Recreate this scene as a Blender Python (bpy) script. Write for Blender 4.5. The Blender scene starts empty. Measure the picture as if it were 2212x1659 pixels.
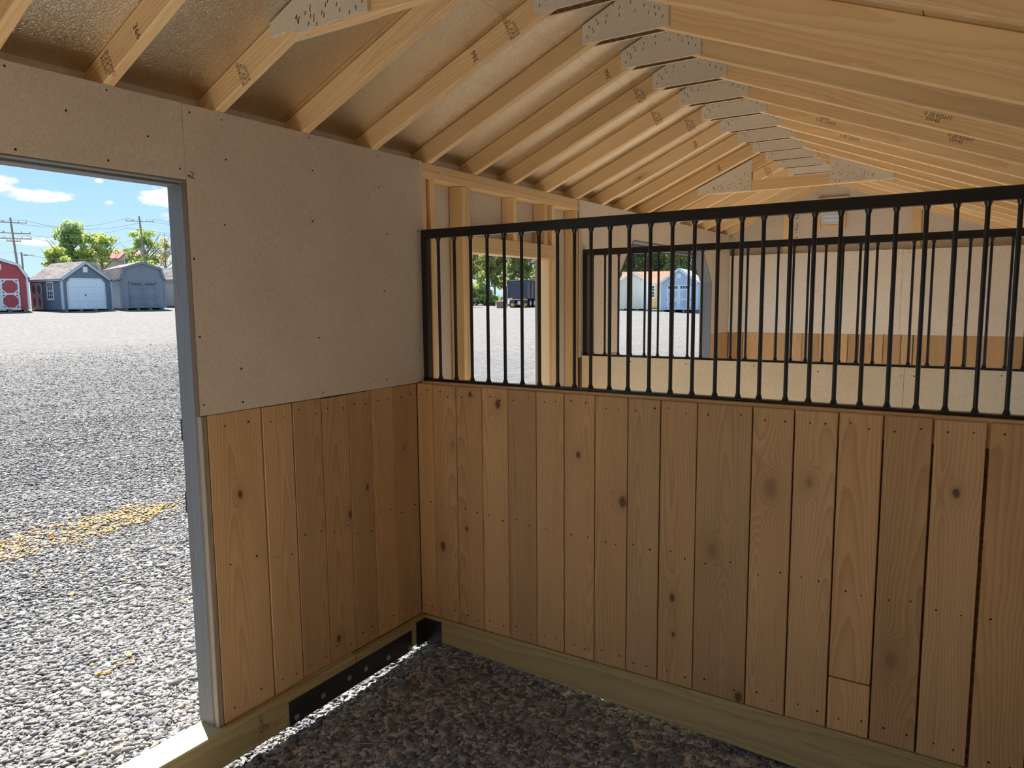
import bpy, bmesh, math, random
import numpy as np
from mathutils import Matrix, Vector

random.seed(7)
rng = np.random.default_rng(7)
sc = bpy.context.scene
COL = sc.collection

# ------------------------------------------------------------------ camera
F_PX, YAW, PITCH, ROLL = 1570.86, -0.566688, -0.1149965, 0.00902089
CAM = Vector((2.37764, -2.83498, 1.73333))
fw = Vector((math.sin(YAW) * math.cos(PITCH), math.cos(YAW) * math.cos(PITCH), math.sin(PITCH)))
rt = Vector((math.cos(YAW), -math.sin(YAW), 0))
dn = fw.cross(rt)
rt2 = rt * math.cos(ROLL) + dn * math.sin(ROLL)
dn2 = -rt * math.sin(ROLL) + dn * math.cos(ROLL)
cd = bpy.data.cameras.new('camera')
cam = bpy.data.objects.new('camera', cd)
COL.objects.link(cam)
cd.sensor_fit = 'HORIZONTAL'
cd.sensor_width = 36.0
cd.lens = F_PX / 2212 * 36.0
cd.clip_start = 0.02
cd.clip_end = 600
cam.matrix_world = Matrix(((rt2.x, -dn2.x, -fw.x, CAM.x), (rt2.y, -dn2.y, -fw.y, CAM.y),
                           (rt2.z, -dn2.z, -fw.z, CAM.z), (0, 0, 0, 1)))
sc.camera = cam

# ------------------------------------------------------------------ exposure, sun, sky
sc.view_settings.view_transform = 'Standard'
sc.view_settings.look = 'None'
sc.view_settings.gamma = 1.0
sc.view_settings.use_curve_mapping = False
sc.view_settings.exposure = 2.2
cy = sc.cycles
cy.max_bounces = 10
cy.diffuse_bounces = 7
cy.glossy_bounces = 4
cy.transparent_max_bounces = 4
cy.sample_clamp_indirect = 8.0
cy.use_denoising = True

SUN_EL = math.radians(43)
SUN_TRAVEL = Vector((0.138, -0.062, 0)).normalized() * math.cos(SUN_EL) + Vector((0, 0, -math.sin(SUN_EL)))
sl = bpy.data.lights.new('sun', 'SUN')
sl.energy = 5.6
sl.angle = math.radians(0.6)
sl.color = (1.0, 0.90, 0.77)
sun = bpy.data.objects.new('sun', sl)
sun.rotation_euler = SUN_TRAVEL.to_track_quat('-Z', 'Y').to_euler()
COL.objects.link(sun)


class NT:
    """small helper to write node trees as expressions"""
    def __init__(self, tree):
        self.t = tree
        self.n = tree.nodes
        self.l = tree.links

    def node(self, kind, **kw):
        n = self.n.new(kind)
        for k, v in kw.items():
            setattr(n, k, v)
        return n

    def put(self, sock, v):
        if isinstance(v, bpy.types.NodeSocket):
            self.l.new(v, sock)
        elif v is not None:
            if sock.type == 'RGBA' and len(v) == 3:
                v = (*v, 1)
            sock.default_value = v

    def m(self, op, a, b=None, c=None, clamp=False):
        n = self.node('ShaderNodeMath', operation=op, use_clamp=clamp)
        self.put(n.inputs[0], a)
        if b is not None:
            self.put(n.inputs[1], b)
        if c is not None:
            self.put(n.inputs[2], c)
        return n.outputs[0]

    def v(self, op, a, b=None, scale=None):
        n = self.node('ShaderNodeVectorMath', operation=op)
        self.put(n.inputs[0], a)
        if b is not None:
            self.put(n.inputs[1], b)
        if scale is not None:
            self.put(n.inputs['Scale'], scale)
        return n.outputs['Value'] if op in ('LENGTH', 'DOT_PRODUCT', 'DISTANCE') else n.outputs['Vector']

    def sep(self, a):
        n = self.node('ShaderNodeSeparateXYZ')
        self.put(n.inputs[0], a)
        return n.outputs

    def comb(self, x, y, z):
        n = self.node('ShaderNodeCombineXYZ')
        for i, a in enumerate((x, y, z)):
            self.put(n.inputs[i], a)
        return n.outputs[0]

    def noise(self, vec, scale, detail=2.0, rough=0.5, dist=0.0, dims='3D'):
        n = self.node('ShaderNodeTexNoise', noise_dimensions=dims)
        self.put(n.inputs['Vector'], vec)
        n.inputs['Scale'].default_value = scale
        n.inputs['Detail'].default_value = detail
        n.inputs['Roughness'].default_value = rough
        n.inputs['Distortion'].default_value = dist
        return n.outputs[0]

    def voro(self, vec, scale, feature='F1', rand=1.0):
        n = self.node('ShaderNodeTexVoronoi', feature=feature)
        self.put(n.inputs['Vector'], vec)
        n.inputs['Scale'].default_value = scale
        n.inputs['Randomness'].default_value = rand
        return n.outputs

    def mix(self, f, a, b, blend='MIX'):
        n = self.node('ShaderNodeMix', data_type='RGBA', blend_type=blend)
        n.clamp_factor = True
        self.put(n.inputs['Factor'], f)
        self.put(n.inputs['A'] if False else n.inputs[6], a)
        self.put(n.inputs[7], b)
        return n.outputs[2]

    def ramp(self, f, stops, interp='LINEAR'):
        n = self.node('ShaderNodeValToRGB')
        r = n.color_ramp
        r.interpolation = interp
        while len(r.elements) < len(stops):
            r.elements.new(0.5)
        for e, (p, c) in zip(r.elements, stops):
            e.position = p
            e.color = (*c, 1) if len(c) == 3 else c
        self.put(n.inputs[0], f)
        return n.outputs[0]

    def smooth(self, f, lo, hi):
        n = self.node('ShaderNodeMapRange', interpolation_type='SMOOTHSTEP')
        self.put(n.inputs[0], f)
        n.inputs[1].default_value = lo
        n.inputs[2].default_value = hi
        return n.outputs[0]

    def obj(self):
        return self.node('ShaderNodeTexCoord').outputs['Object']

    def rand(self):
        return self.node('ShaderNodeObjectInfo').outputs['Random']

    def attr(self, name, kind='OBJECT'):
        n = self.node('ShaderNodeAttribute', attribute_type=kind, attribute_name=name)
        return n.outputs

    def bump(self, h, strength=0.3, dist=0.005):
        n = self.node('ShaderNodeBump')
        n.inputs['Strength'].default_value = strength
        n.inputs['Distance'].default_value = dist
        self.put(n.inputs['Height'], h)
        return n.outputs[0]


def mat(name):
    m = bpy.data.materials.new(name)
    m.use_nodes = True
    m.node_tree.nodes.clear()
    g = NT(m.node_tree)
    b = g.node('ShaderNodeBsdfPrincipled')
    o = g.node('ShaderNodeOutputMaterial')
    g.l.new(b.outputs[0], o.inputs[0])

    def fin(color=None, rough=None, metal=None, normal=None, spec=None):
        I = b.inputs
        if color is not None: g.put(I['Base Color'], color)
        if rough is not None: g.put(I['Roughness'], rough)
        if metal is not None: g.put(I['Metallic'], metal)
        if normal is not None: g.put(I['Normal'], normal)
        if spec is not None: g.put(I['Specular IOR Level'], spec)
        return m
    return m, g, fin


# ---- sky: clear spring blue with fair-weather cumulus, same character all round
w = bpy.data.worlds.new('sky')
sc.world = w
w.use_nodes = True
w.node_tree.nodes.clear()
g = NT(w.node_tree)
dirv = g.v('NORMALIZE', g.node('ShaderNodeTexCoord').outputs['Generated'])
sx, sy, sz = g.sep(dirv)
el = g.m('MULTIPLY', g.m('ARCSINE', sz), 57.29578)
az = g.m('MULTIPLY', g.m('ARCTAN2', sy, g.m('MULTIPLY', sx, -1)), 57.29578)
skyc = g.ramp(g.m('DIVIDE', g.m('ADD', el, 2), 92, clamp=True),
              [(0.0, (0.72, 0.86, 0.98)), (0.05, (0.56, 0.80, 1.0)), (0.13, (0.36, 0.67, 0.97)),
               (0.4, (0.36, 0.56, 0.85)), (1.0, (0.27, 0.43, 0.74))])
cl_vec = g.comb(g.m('MULTIPLY', az, 0.11), g.m('MULTIPLY', el, 0.30), 0.0)
n1 = g.noise(cl_vec, 2.3, 6, 0.6)
n2 = g.noise(cl_vec, 0.45, 2, 0.5)
n3 = g.noise(g.comb(g.m('MULTIPLY', az, 0.55), g.m('MULTIPLY', el, 1.5), 0.0), 1.3, 6, 0.62)
field = g.m('SUBTRACT', g.m('ADD', g.m('MULTIPLY', n1, 0.55), g.m('MULTIPLY', n2, 0.75)), 0.80)
# cumulus masses low in the sky over the yard
for a, e, sa, se, h in [(25.2, 7.0, 2.5, 0.50, 0.75), (23.0, 7.55, 1.3, 0.75, 0.6), (32.3, 7.3, 1.6, 0.75, 0.8), (33.2, 6.0, 1.2, 0.4, 0.5),
                        (25.0, 4.05, 2.4, 0.4, 0.5), (28.7, 8.15, 0.35, 0.17, 0.5), (29.2, 6.8, 0.4, 0.2, 0.45),
                        (29.0, 8.75, 1.3, 0.2, 0.5), (30.5, 3.3, 2.0, 0.3, 0.35)]:
    d = g.m('ADD', g.m('POWER', g.m('DIVIDE', g.m('SUBTRACT', az, a), sa), 2), g.m('POWER', g.m('DIVIDE', g.m('SUBTRACT', el, e), se), 2))
    bl = g.m('MULTIPLY', g.m('SUBTRACT', g.m('ADD', -0.42, g.m('MULTIPLY', n3, 2.6)), d), h)
    field = g.m('MAXIMUM', field, g.m('MULTIPLY', bl, 0.42))
cm = g.smooth(field, 0.0, 0.16)
up = g.smooth(el, -1.0, 1.0)
cloudc = g.mix(g.smooth(field, 0.06, 0.4), (0.80, 0.90, 1.0), (1.35, 1.36, 1.38))
colr = g.mix(cm, skyc, cloudc)
colr = g.mix(up, (0.35, 0.36, 0.36), colr)
bg = g.node('ShaderNodeBackground')
g.put(bg.inputs[0], colr)
bg.inputs[1].default_value = 0.245
wo = g.node('ShaderNodeOutputWorld')
g.l.new(bg.outputs[0], wo.inputs[0])

# ------------------------------------------------------------------ materials


def wood(name, light, dark, freq=26.0, tilt=0.05, contrast=1.0, knotc=(0.07, 0.035, 0.018), rough=0.62, tone=0.25, auto_knots=0.0, streak=0.35, hue=(1.0, 0.93, 0.82)):
    """sawn timber: grain along local Z, growth rings cut obliquely, per-board tone, optional knots from the object's knot_* vectors"""
    m, g, fin = mat(name)
    p = g.obj()
    r = g.rand()
    x, y, z = g.sep(p)
    r2 = g.m('FRACT', g.m('MULTIPLY', r, 17.37))
    r3 = g.m('FRACT', g.m('MULTIPLY', r, 91.7))
    zz = g.m('ADD', z, g.m('MULTIPLY', r, 40.0))
    nd = g.noise(g.comb(g.m('MULTIPLY', x, 5), g.m('ADD', g.m('MULTIPLY', y, 5), g.m('MULTIPLY', r2, 30)), g.m('MULTIPLY', zz, 1.6)), 1.0, 2, 0.5)
    ox = g.m('MULTIPLY_ADD', r2, 0.16, -0.08)
    oy = g.m('MULTIPLY_ADD', r3, 0.05, 0.02)
    xr = g.m('ADD', g.m('ADD', x, ox), g.m('MULTIPLY_ADD', nd, 0.09, -0.045))
    yr = g.m('ADD', g.m('ADD', y, oy), g.m('MULTIPLY', z, g.m('MULTIPLY_ADD', r, 2 * tilt, -tilt)))
    R = g.m('SQRT', g.m('ADD', g.m('MULTIPLY', xr, xr), g.m('MULTIPLY', yr, yr)))
    kd = None
    field = R
    kmask = None
    core = None
    for kn in ('knot_a', 'knot_b', 'knot_c'):
        kv = g.attr(kn)['Vector']
        kx, kz, kr = g.sep(kv)
        dx = g.m('SUBTRACT', x, kx)
        dz = g.m('MULTIPLY', g.m('SUBTRACT', z, kz), 0.62)
        d = g.m('SQRT', g.m('ADD', g.m('MULTIPLY', dx, dx), g.m('MULTIPLY', dz, dz)))
        rr = g.m('MAXIMUM', g.m('ABSOLUTE', kr), 0.0001)
        pale = g.m('MULTIPLY_ADD', g.m('LESS_THAN', kr, 0.0), -0.72, 1.0)
        q = g.m('DIVIDE', d, rr)
        gauss = g.m('EXPONENT', g.m('MULTIPLY', g.m('MULTIPLY', q, q), -0.11))
        field = g.m('ADD', g.m('MULTIPLY', field, g.m('SUBTRACT', 1.0, gauss)), g.m('MULTIPLY', d, g.m('MULTIPLY', gauss, 1.4)))
        dn = g.m('ADD', q, g.m('MULTIPLY', g.noise(p, 90, 2, 0.6), 0.9))
        c = g.m('MULTIPLY', g.m('SUBTRACT', 1.0, g.smooth(dn, 1.0, 1.7)), pale)
        halo = g.m('MULTIPLY', g.m('EXPONENT', g.m('MULTIPLY', q, -0.55)), 0.55)
        kmask = halo if kmask is None else g.m('MAXIMUM', kmask, halo)
        core = c if core is None else g.m('MAXIMUM', core, c)
    ringn = g.noise(g.comb(x, y, g.m('MULTIPLY', zz, 0.15)), 60, 2, 0.5)
    ring = g.m('FRACT', g.m('ADD', g.m('MULTIPLY', field, freq * 6.0), g.m('MULTIPLY', ringn, 0.5)))
    ring = g.m('POWER', ring, 1.6)
    ring = g.m('MULTIPLY', ring, g.m('SUBTRACT', 1.0, g.smooth(ring, 0.86, 1.0)))
    fine = g.noise(g.comb(g.m('MULTIPLY', x, 420), g.m('MULTIPLY', y, 420), g.m('MULTIPLY', zz, 9)), 1.0, 2, 0.6)
    wide = g.noise(g.comb(g.m('MULTIPLY', x, 14), g.m('MULTIPLY', y, 14), g.m('MULTIPLY', zz, 1.1)), 1.0, 3, 0.6)
    f = g.m('ADD', g.m('MULTIPLY', ring, 0.55 * contrast), g.m('MULTIPLY', g.m('SUBTRACT', fine, 0.5), streak))
    f = g.m('ADD', f, g.m('MULTIPLY', g.m('SUBTRACT', wide, 0.42), 0.7), clamp=True)
    c = g.mix(f, light, dark)
    tonev = g.m('MULTIPLY_ADD', g.m('FRACT', g.m('MULTIPLY', r, 53.1)), tone, 1.0 - tone * 0.55)
    c = g.mix(1.0, c, g.comb(tonev, tonev, tonev), 'MULTIPLY')
    c = g.mix(g.m('MULTIPLY', r3, 0.5), c, g.mix(1.0, c, hue, 'MULTIPLY'))
    # dark mineral streak
    st = g.noise(g.comb(g.m('MULTIPLY', x, 9), g.m('MULTIPLY', r2, 50), g.m('MULTIPLY', zz, 0.8)), 1.0, 3, 0.5)
    c = g.mix(g.m('MULTIPLY', g.smooth(st, 0.66, 0.82), 0.45), c, dark)
    if auto_knots > 0:
        vv = g.comb(g.m('ADD', g.m('MULTIPLY', x, 6.0), g.m('MULTIPLY', r2, 9)), g.m('MULTIPLY', r3, 3.0), g.m('MULTIPLY', zz, 1.9))
        vo = g.voro(vv, 1.0)
        pick = g.m('GREATER_THAN', g.sep(vo['Color'])[0], 1.0 - auto_knots)
        ak = g.m('MULTIPLY', g.m('SUBTRACT', 1.0, g.smooth(vo['Distance'], 0.035, 0.07)), pick)
        ah = g.m('MULTIPLY', g.m('SUBTRACT', 1.0, g.smooth(vo['Distance'], 0.05, 0.22)), pick)
        kmask = g.m('MAXIMUM', kmask, g.m('MULTIPLY', ah, 0.35))
        core = g.m('MAXIMUM', core, g.m('MULTIPLY', ak, 0.75))
    c = g.mix(kmask, c, g.mix(0.5, dark, knotc))
    c = g.mix(g.m('MULTIPLY', core, 0.8), c, knotc)
    # saw marks across the grain
    saw = g.noise(g.comb(g.m('MULTIPLY', x, 6), g.m('MULTIPLY', y, 6), g.m('MULTIPLY', zz, 160)), 1.0, 2, 0.5)
    h = g.m('ADD', g.m('MULTIPLY', fine, 0.6), g.m('ADD', g.m('MULTIPLY', ring, 0.5), g.m('MULTIPLY', saw, 0.25)))
    return fin(c, rough, 0.0, g.bump(h, 0.25, 0.002), 0.3)


OAK = wood('oak_board', (0.59, 0.415, 0.24), (0.35, 0.22, 0.112), freq=17, tilt=0.07, tone=0.40, rough=0.66, hue=(1.0, 0.90, 0.74))
PINE = wood('spruce_lumber', (0.88, 0.685, 0.425), (0.67, 0.45, 0.225), freq=14, tilt=0.03, contrast=1.0, tone=0.22, auto_knots=0.24, streak=0.28, knotc=(0.16, 0.075, 0.03))
TREATED = wood('treated_lumber', (0.46, 0.385, 0.225), (0.30, 0.24, 0.11), freq=12, tilt=0.02, contrast=1.1, tone=0.08, auto_knots=0.06, hue=(0.95, 1.0, 0.9))
RAWEDGE = wood('grey_dirty_edge', (0.34, 0.30, 0.25), (0.19, 0.165, 0.14), freq=14, tone=0.05)
PAINTED = wood('grey_painted_wood', (0.185, 0.198, 0.215), (0.12, 0.13, 0.143), freq=14, tilt=0.03, contrast=0.8, tone=0.05, hue=(1, 1, 1), knotc=(0.13, 0.15, 0.18), rough=0.6)


def board_mat(name, base, speck, rough=0.6, metal=0.0, bump=0.3, scale=1.0, spec=0.4, mott=0.12, cross=0.0):
    """resin-faced strand sheathing: pressed strands, faint crosshatch"""
    m, g, fin = mat(name)
    p = g.obj()
    big = g.noise(p, 3.0, 3, 0.6)
    st = g.noise(g.v('MULTIPLY', p, (1.0, 1.0, 1.0)), 90 * scale, 4, 0.65, 1.2)
    st2 = g.noise(g.v('MULTIPLY', p, (0.6, 1.6, 1.0)), 240 * scale, 2, 0.6)
    f = g.m('ADD', g.m('MULTIPLY', st, 0.7), g.m('MULTIPLY', st2, 0.3))
    c = g.mix(g.smooth(f, 0.34, 0.66), speck, base)
    t = g.m('MULTIPLY_ADD', big, mott * 2, 1 - mott)
    c = g.mix(1.0, c, g.comb(t, t, t), 'MULTIPLY')
    h = f
    if cross:
        _x, _y, _z = g.sep(p)
        grid = g.m('ADD', g.m('SINE', g.m('MULTIPLY', g.m('ADD', _x, _y), 1500)), g.m('SINE', g.m('MULTIPLY', _z, 1500)))
        h = g.m('ADD', f, g.m('MULTIPLY', grid, cross))
    return fin(c, rough, metal, g.bump(h, bump, 0.004), spec)


PANEL = board_mat('taupe_wall_board', (0.715, 0.67, 0.61), (0.585, 0.54, 0.485), rough=0.55, bump=0.22, cross=0.04)
PANEL2 = board_mat('cream_textured_board', (0.84, 0.74, 0.58), (0.74, 0.64, 0.49), rough=0.5, bump=0.6, scale=0.7)
GLOSSB = board_mat('satin_strand_board', (0.85, 0.82, 0.775), (0.70, 0.665, 0.615), rough=0.30, bump=0.5, scale=0.8, spec=1.0)
SIDEIN = board_mat('siding_back', (0.78, 0.74, 0.68), (0.63, 0.585, 0.52), rough=0.55, bump=0.5, scale=0.8)
DECK = board_mat('foil_roof_deck', (0.93, 0.87, 0.76), (0.72, 0.66, 0.56), rough=0.24, metal=1.0, bump=0.65, scale=1.5, spec=0.5)
GUSS = board_mat('grey_gusset_board', (0.80, 0.77, 0.70), (0.68, 0.65, 0.58), rough=0.5, bump=0.3)
OSBRAW = board_mat('dark_gap_shade', (0.34, 0.175, 0.075), (0.11, 0.05, 0.018), rough=0.8, bump=0.5, scale=0.5)


def plain(name, col, rough=0.5, metal=0.0, spec=0.4, bumpscale=None, bumps=0.2, vary=0.0):
    m, g, fin = mat(name)
    p = g.obj()
    n = g.noise(p, bumpscale or 20, 3, 0.6)
    t = g.m('MULTIPLY_ADD', n, vary * 2 + 0.04, 0.98 - vary)
    c = g.mix(1.0, (*col, 1), g.comb(t, t, t), 'MULTIPLY')
    return fin(c, rough, metal, g.bump(n, bumps, 0.002) if bumpscale else None, spec)


def leaf_mat(name, c1, c2, trans=0.0):
    m, g, fin = mat(name)
    r = g.node('ShaderNodeNewGeometry').outputs['Random Per Island']
    c = g.mix(r, c1, c2)
    fin(c, 0.7, 0, None, 0.15)
    if trans > 0:
        b = [n for n in g.n if n.type == 'BSDF_PRINCIPLED'][0]
        o = [n for n in g.n if n.type == 'OUTPUT_MATERIAL'][0]
        t = g.node('ShaderNodeBsdfTranslucent')
        g.put(t.inputs[0], c)
        mx = g.node('ShaderNodeMixShader')
        mx.inputs[0].default_value = trans
        g.l.new(b.outputs[0], mx.inputs[1])
        g.l.new(t.outputs[0], mx.inputs[2])
        g.l.new(mx.outputs[0], o.inputs[0])
    return m


BLACK = plain('black_enamel_steel', (0.010, 0.010, 0.011), rough=0.28, spec=0.5, bumpscale=60, bumps=0.05)
PLATE = plain('black_plate_steel', (0.02, 0.022, 0.026), rough=0.42, spec=0.5, bumpscale=30, bumps=0.1, vary=0.2)
BOLT = plain('galvanised_bolt', (0.45, 0.45, 0.44), rough=0.45, metal=0.8)
NAIL = plain('dark_nail', (0.035, 0.022, 0.015), rough=0.7)
INK = plain('black_ink', (0.09, 0.07, 0.055), rough=0.8)
WHITE = plain('white_plastic', (0.85, 0.85, 0.83), rough=0.45)
LOUV = leaf_mat('translucent_white_vinyl', (0.85, 0.85, 0.83), (0.85, 0.85, 0.83), 0.5)
SHADE_EDGE = plain('shaded_board_edge', (0.15, 0.10, 0.065), rough=0.8, bumpscale=80, bumps=0.3, vary=0.2)  # shade on the upper jamb edge, put into the colour as dark brown
CLEAR = plain('pale_plastic', (0.75, 0.74, 0.78), rough=0.25)
WHITEP = plain('white_trim_paint', (0.80, 0.82, 0.84), rough=0.5)
GLASS = plain('dark_window_glass', (0.03, 0.035, 0.04), rough=0.08, spec=0.8)
RUBBER = plain('tyre_rubber', (0.02, 0.02, 0.022), rough=0.85)
CHROME = plain('wheel_metal', (0.55, 0.56, 0.58), rough=0.35, metal=0.9)
YELLOWM = plain('yellow_marking', (0.85, 0.55, 0.04), rough=0.5)
REDL = plain('red_reflector', (0.6, 0.03, 0.03), rough=0.3)
RUST = plain('rusty_steel', (0.28, 0.19, 0.15), rough=0.8, bumpscale=4, vary=0.3)
NAVYTRUCK = plain('dark_blue_truck_paint', (0.045, 0.06, 0.09), rough=0.35)
POLEW = plain('weathered_pole', (0.28, 0.24, 0.20), rough=0.8)
WIREM = plain('grey_wire', (0.35, 0.38, 0.42), rough=0.6)
BARK = plain('tree_bark', (0.20, 0.16, 0.12), rough=0.9, bumpscale=6, vary=0.25)


def siding_mat(name, col, groove=0.2):
    """vertical grooved shed siding"""
    m, g, fin = mat(name)
    p = g.obj()
    x, y, z = g.sep(p)
    s = g.m('FRACT', g.m('DIVIDE', g.m('ADD', x, y), groove))
    gr = g.m('LESS_THAN', s, 0.07)
    n = g.noise(p, 3, 3, 0.6)
    t = g.m('MULTIPLY_ADD', n, 0.14, 0.93)
    c = g.mix(1.0, (*col, 1), g.comb(t, t, t), 'MULTIPLY')
    c = g.mix(g.m('MULTIPLY', gr, 0.35), c, tuple(v * 0.5 for v in col))
    return fin(c, 0.6, 0, g.bump(g.m('SUBTRACT', 1.0, gr), 0.3, 0.01), 0.3)


def shingle_mat(name, c1, c2):
    """asphalt shingle courses: rows along local Y slope use object z for course height"""
    m, g, fin = mat(name)
    p = g.obj()
    x, y, z = g.sep(p)
    row = g.m('FLOOR', g.m('MULTIPLY', z, 13))
    tab = g.m('FLOOR', g.m('ADD', g.m('MULTIPLY', y, 2.6), g.m('MULTIPLY', row, 0.37)))
    n = g.noise(g.comb(tab, row, 0.0), 3.3, 0)
    n2 = g.noise(p, 8, 3, 0.6)
    c = g.mix(g.m('ADD', g.m('MULTIPLY', g.smooth(n, 0.3, 0.7), 0.7), g.m('MULTIPLY', n2, 0.3)), c1, c2)
    edge = g.m('LESS_THAN', g.m('FRACT', g.m('MULTIPLY', z, 13)), 0.16)
    c = g.mix(g.m('MULTIPLY', edge, 0.4), c, tuple(v * 0.4 for v in c1))
    return fin(c, 1.0, 0, None, 0.03)


# gravel: crushed blue-grey slate; ground sheet under and beyond the loose stones
m, g, fin = mat('gravel_ground')
p = g.obj()
px_, py_, pz_ = g.sep(p)
v1 = g.voro(p, 46)
v2 = g.voro(p, 20)
cell = g.sep(v1['Color'])[0]
big = g.noise(p, 0.55, 4, 0.6)
trk = g.noise(g.comb(g.m('MULTIPLY', g.m('ADD', g.m('MULTIPLY', px_, 0.93), g.m('MULTIPLY', py_, -0.36)), 0.9), g.m('MULTIPLY', g.m('ADD', py_, g.m('MULTIPLY', px_, 0.4)), 0.05), 0.0), 1.0, 3, 0.6)
c = g.ramp(g.m('ADD', g.m('MULTIPLY', cell, 0.75), g.m('MULTIPLY', g.m('SUBTRACT', big, 0.4), 0.5)),
           [(0.0, (0.046, 0.051, 0.061)), (0.45, (0.085, 0.091, 0.101)), (0.8, (0.13, 0.135, 0.142)), (1.0, (0.19, 0.19, 0.19))])
c = g.mix(g.m('MULTIPLY', g.smooth(trk, 0.5, 0.68), 0.3), c, (0.17, 0.171, 0.175))
# paler with growing distance from the camera
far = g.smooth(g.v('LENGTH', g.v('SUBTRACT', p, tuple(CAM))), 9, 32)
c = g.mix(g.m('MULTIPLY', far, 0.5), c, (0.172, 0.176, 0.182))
med = g.noise(g.v('MULTIPLY', p, (1.0, 1.0, 0.0)), 5.0, 8, 0.72)
mt_ = g.m('MULTIPLY_ADD', g.smooth(med, 0.36, 0.64), 0.55, 0.72)
c = g.mix(1.0, c, g.comb(mt_, mt_, mt_), 'MULTIPLY')
gap = g.smooth(v1['Distance'], 0.25, 0.75)
c = g.mix(g.m('MULTIPLY', gap, 0.45), c, (0.09, 0.095, 0.105))
hgt = g.m('SUBTRACT', g.m('MULTIPLY', g.m('SUBTRACT', 1.0, v1['Distance']), 0.7), g.m('MULTIPLY', v2['Distance'], 0.3))
GRAVG = fin(c, 0.95, 0, g.bump(hgt, 0.75, 0.02), 0.05)

m, g, fin = mat('gravel_stone')
r = g.node('ShaderNodeNewGeometry').outputs['Random Per Island']
n = g.noise(g.obj(), 60, 2)
c = g.ramp(r, [(0.0, (0.08, 0.086, 0.10)), (0.4, (0.124, 0.131, 0.144)), (0.75, (0.168, 0.173, 0.182)), (0.93, (0.22, 0.22, 0.22)), (1.0, (0.235, 0.205, 0.16))])
c = g.mix(1.0, c, g.comb(*[g.m('MULTIPLY_ADD', n, 0.4, 0.8)] * 3), 'MULTIPLY')
STONE = fin(c, 0.85, 0, None, 0.12)

CHIP = leaf_mat('orange_wood_chip', (0.50, 0.27, 0.08), (0.56, 0.36, 0.14))
STRAW = leaf_mat('dry_straw', (0.55, 0.47, 0.30), (0.66, 0.60, 0.44))

# ------------------------------------------------------------------ object helpers
WM = {}


def world(o):
    return WM.get(o.name, Matrix.Identity(4))


def link(o, M=None, parent=None):
    COL.objects.link(o)
    M = M or Matrix.Identity(4)
    WM[o.name] = M
    if parent is not None:
        o.parent = parent
        o.matrix_basis = world(parent).inverted() @ M
    else:
        o.matrix_basis = M
    return o


def tag(o, label=None, cat=None, group=None, kind=None):
    if label: o['label'] = label
    if cat: o['category'] = cat
    if group: o['group'] = group
    if kind: o['kind'] = kind
    return o


def empty(name, M=None, parent=None):
    o = bpy.data.objects.new(name, None)
    o.empty_display_size = 0.1
    return link(o, M, parent)


def T(x, y, z):
    return Matrix.Translation((x, y, z))


def frame(o, X, Y, Z):
    X, Y, Z, o = Vector(X), Vector(Y), Vector(Z), Vector(o)
    return Matrix(((X.x, Y.x, Z.x, o.x), (X.y, Y.y, Z.y, o.y), (X.z, Y.z, Z.z, o.z), (0, 0, 0, 1)))


def mesh(name, verts, faces, mats, fmat=None, smooth=False):
    me = bpy.data.meshes.new(name)
    me.from_pydata([tuple(v) for v in verts], [], faces)
    for m_ in (mats if isinstance(mats, (list, tuple)) else [mats]):
        me.materials.append(m_)
    if fmat:
        me.polygons.foreach_set('material_index', fmat)
    if smooth:
        me.polygons.foreach_set('use_smooth', [True] * len(me.polygons))
    me.update()
    return me


def bm_mesh(name, bm, mats, smooth=False):
    me = bpy.data.meshes.new(name)
    bmesh.ops.recalc_face_normals(bm, faces=bm.faces)
    bm.to_mesh(me)
    bm.free()
    for m_ in (mats if isinstance(mats, (list, tuple)) else [mats]):
        me.materials.append(m_)
    if smooth:
        for p_ in me.polygons:
            p_.use_smooth = True
    return me


def ob(name, me, M=None, parent=None):
    return link(bpy.data.objects.new(name, me), M, parent)


def bx(bm, x0, x1, y0, y1, z0, z1, ch=0.0, mi=0, M=None):
    vs = [bm.verts.new((x, y, z)) for x in (x0, x1) for y in (y0, y1) for z in (z0, z1)]
    fs = [bm.faces.new([vs[i] for i in q]) for q in ((0, 1, 3, 2), (4, 6, 7, 5), (0, 4, 5, 1), (2, 3, 7, 6), (0, 2, 6, 4), (1, 5, 7, 3))]
    for f in fs:
        f.material_index = mi
    if ch > 0:
        es = list({e for f in fs for e in f.edges})
        res = bmesh.ops.bevel(bm, geom=es, offset=ch, segments=1, affect='EDGES', profile=0.5)
        for f in res['faces']:
            f.material_index = mi
        vs = list({v for f in res['faces'] for v in f.verts} | {v for v in vs if v.is_valid})
    if M is not None:
        for v in vs:
            if v.is_valid:
                v.co = M @ v.co
    return vs


def prism(bm, poly, t0, t1, axis='y', mi=0, M=None):
    """poly in the two other axes (order xyz), extruded along axis"""
    def P(a, b, t):
        return {'y': (a, t, b), 'x': (t, a, b), 'z': (a, b, t)}[axis]
    A = [bm.verts.new(P(a, b, t0)) for a, b in poly]
    B = [bm.verts.new(P(a, b, t1)) for a, b in poly]
    n = len(poly)
    fs = [bm.faces.new(A), bm.faces.new(B[::-1])]
    for i in range(n):
        fs.append(bm.faces.new((A[i], A[(i + 1) % n], B[(i + 1) % n], B[i])))
    for f in fs:
        f.material_index = mi
    if M is not None:
        for v in A + B:
            v.co = M @ v.co
    return A + B


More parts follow.
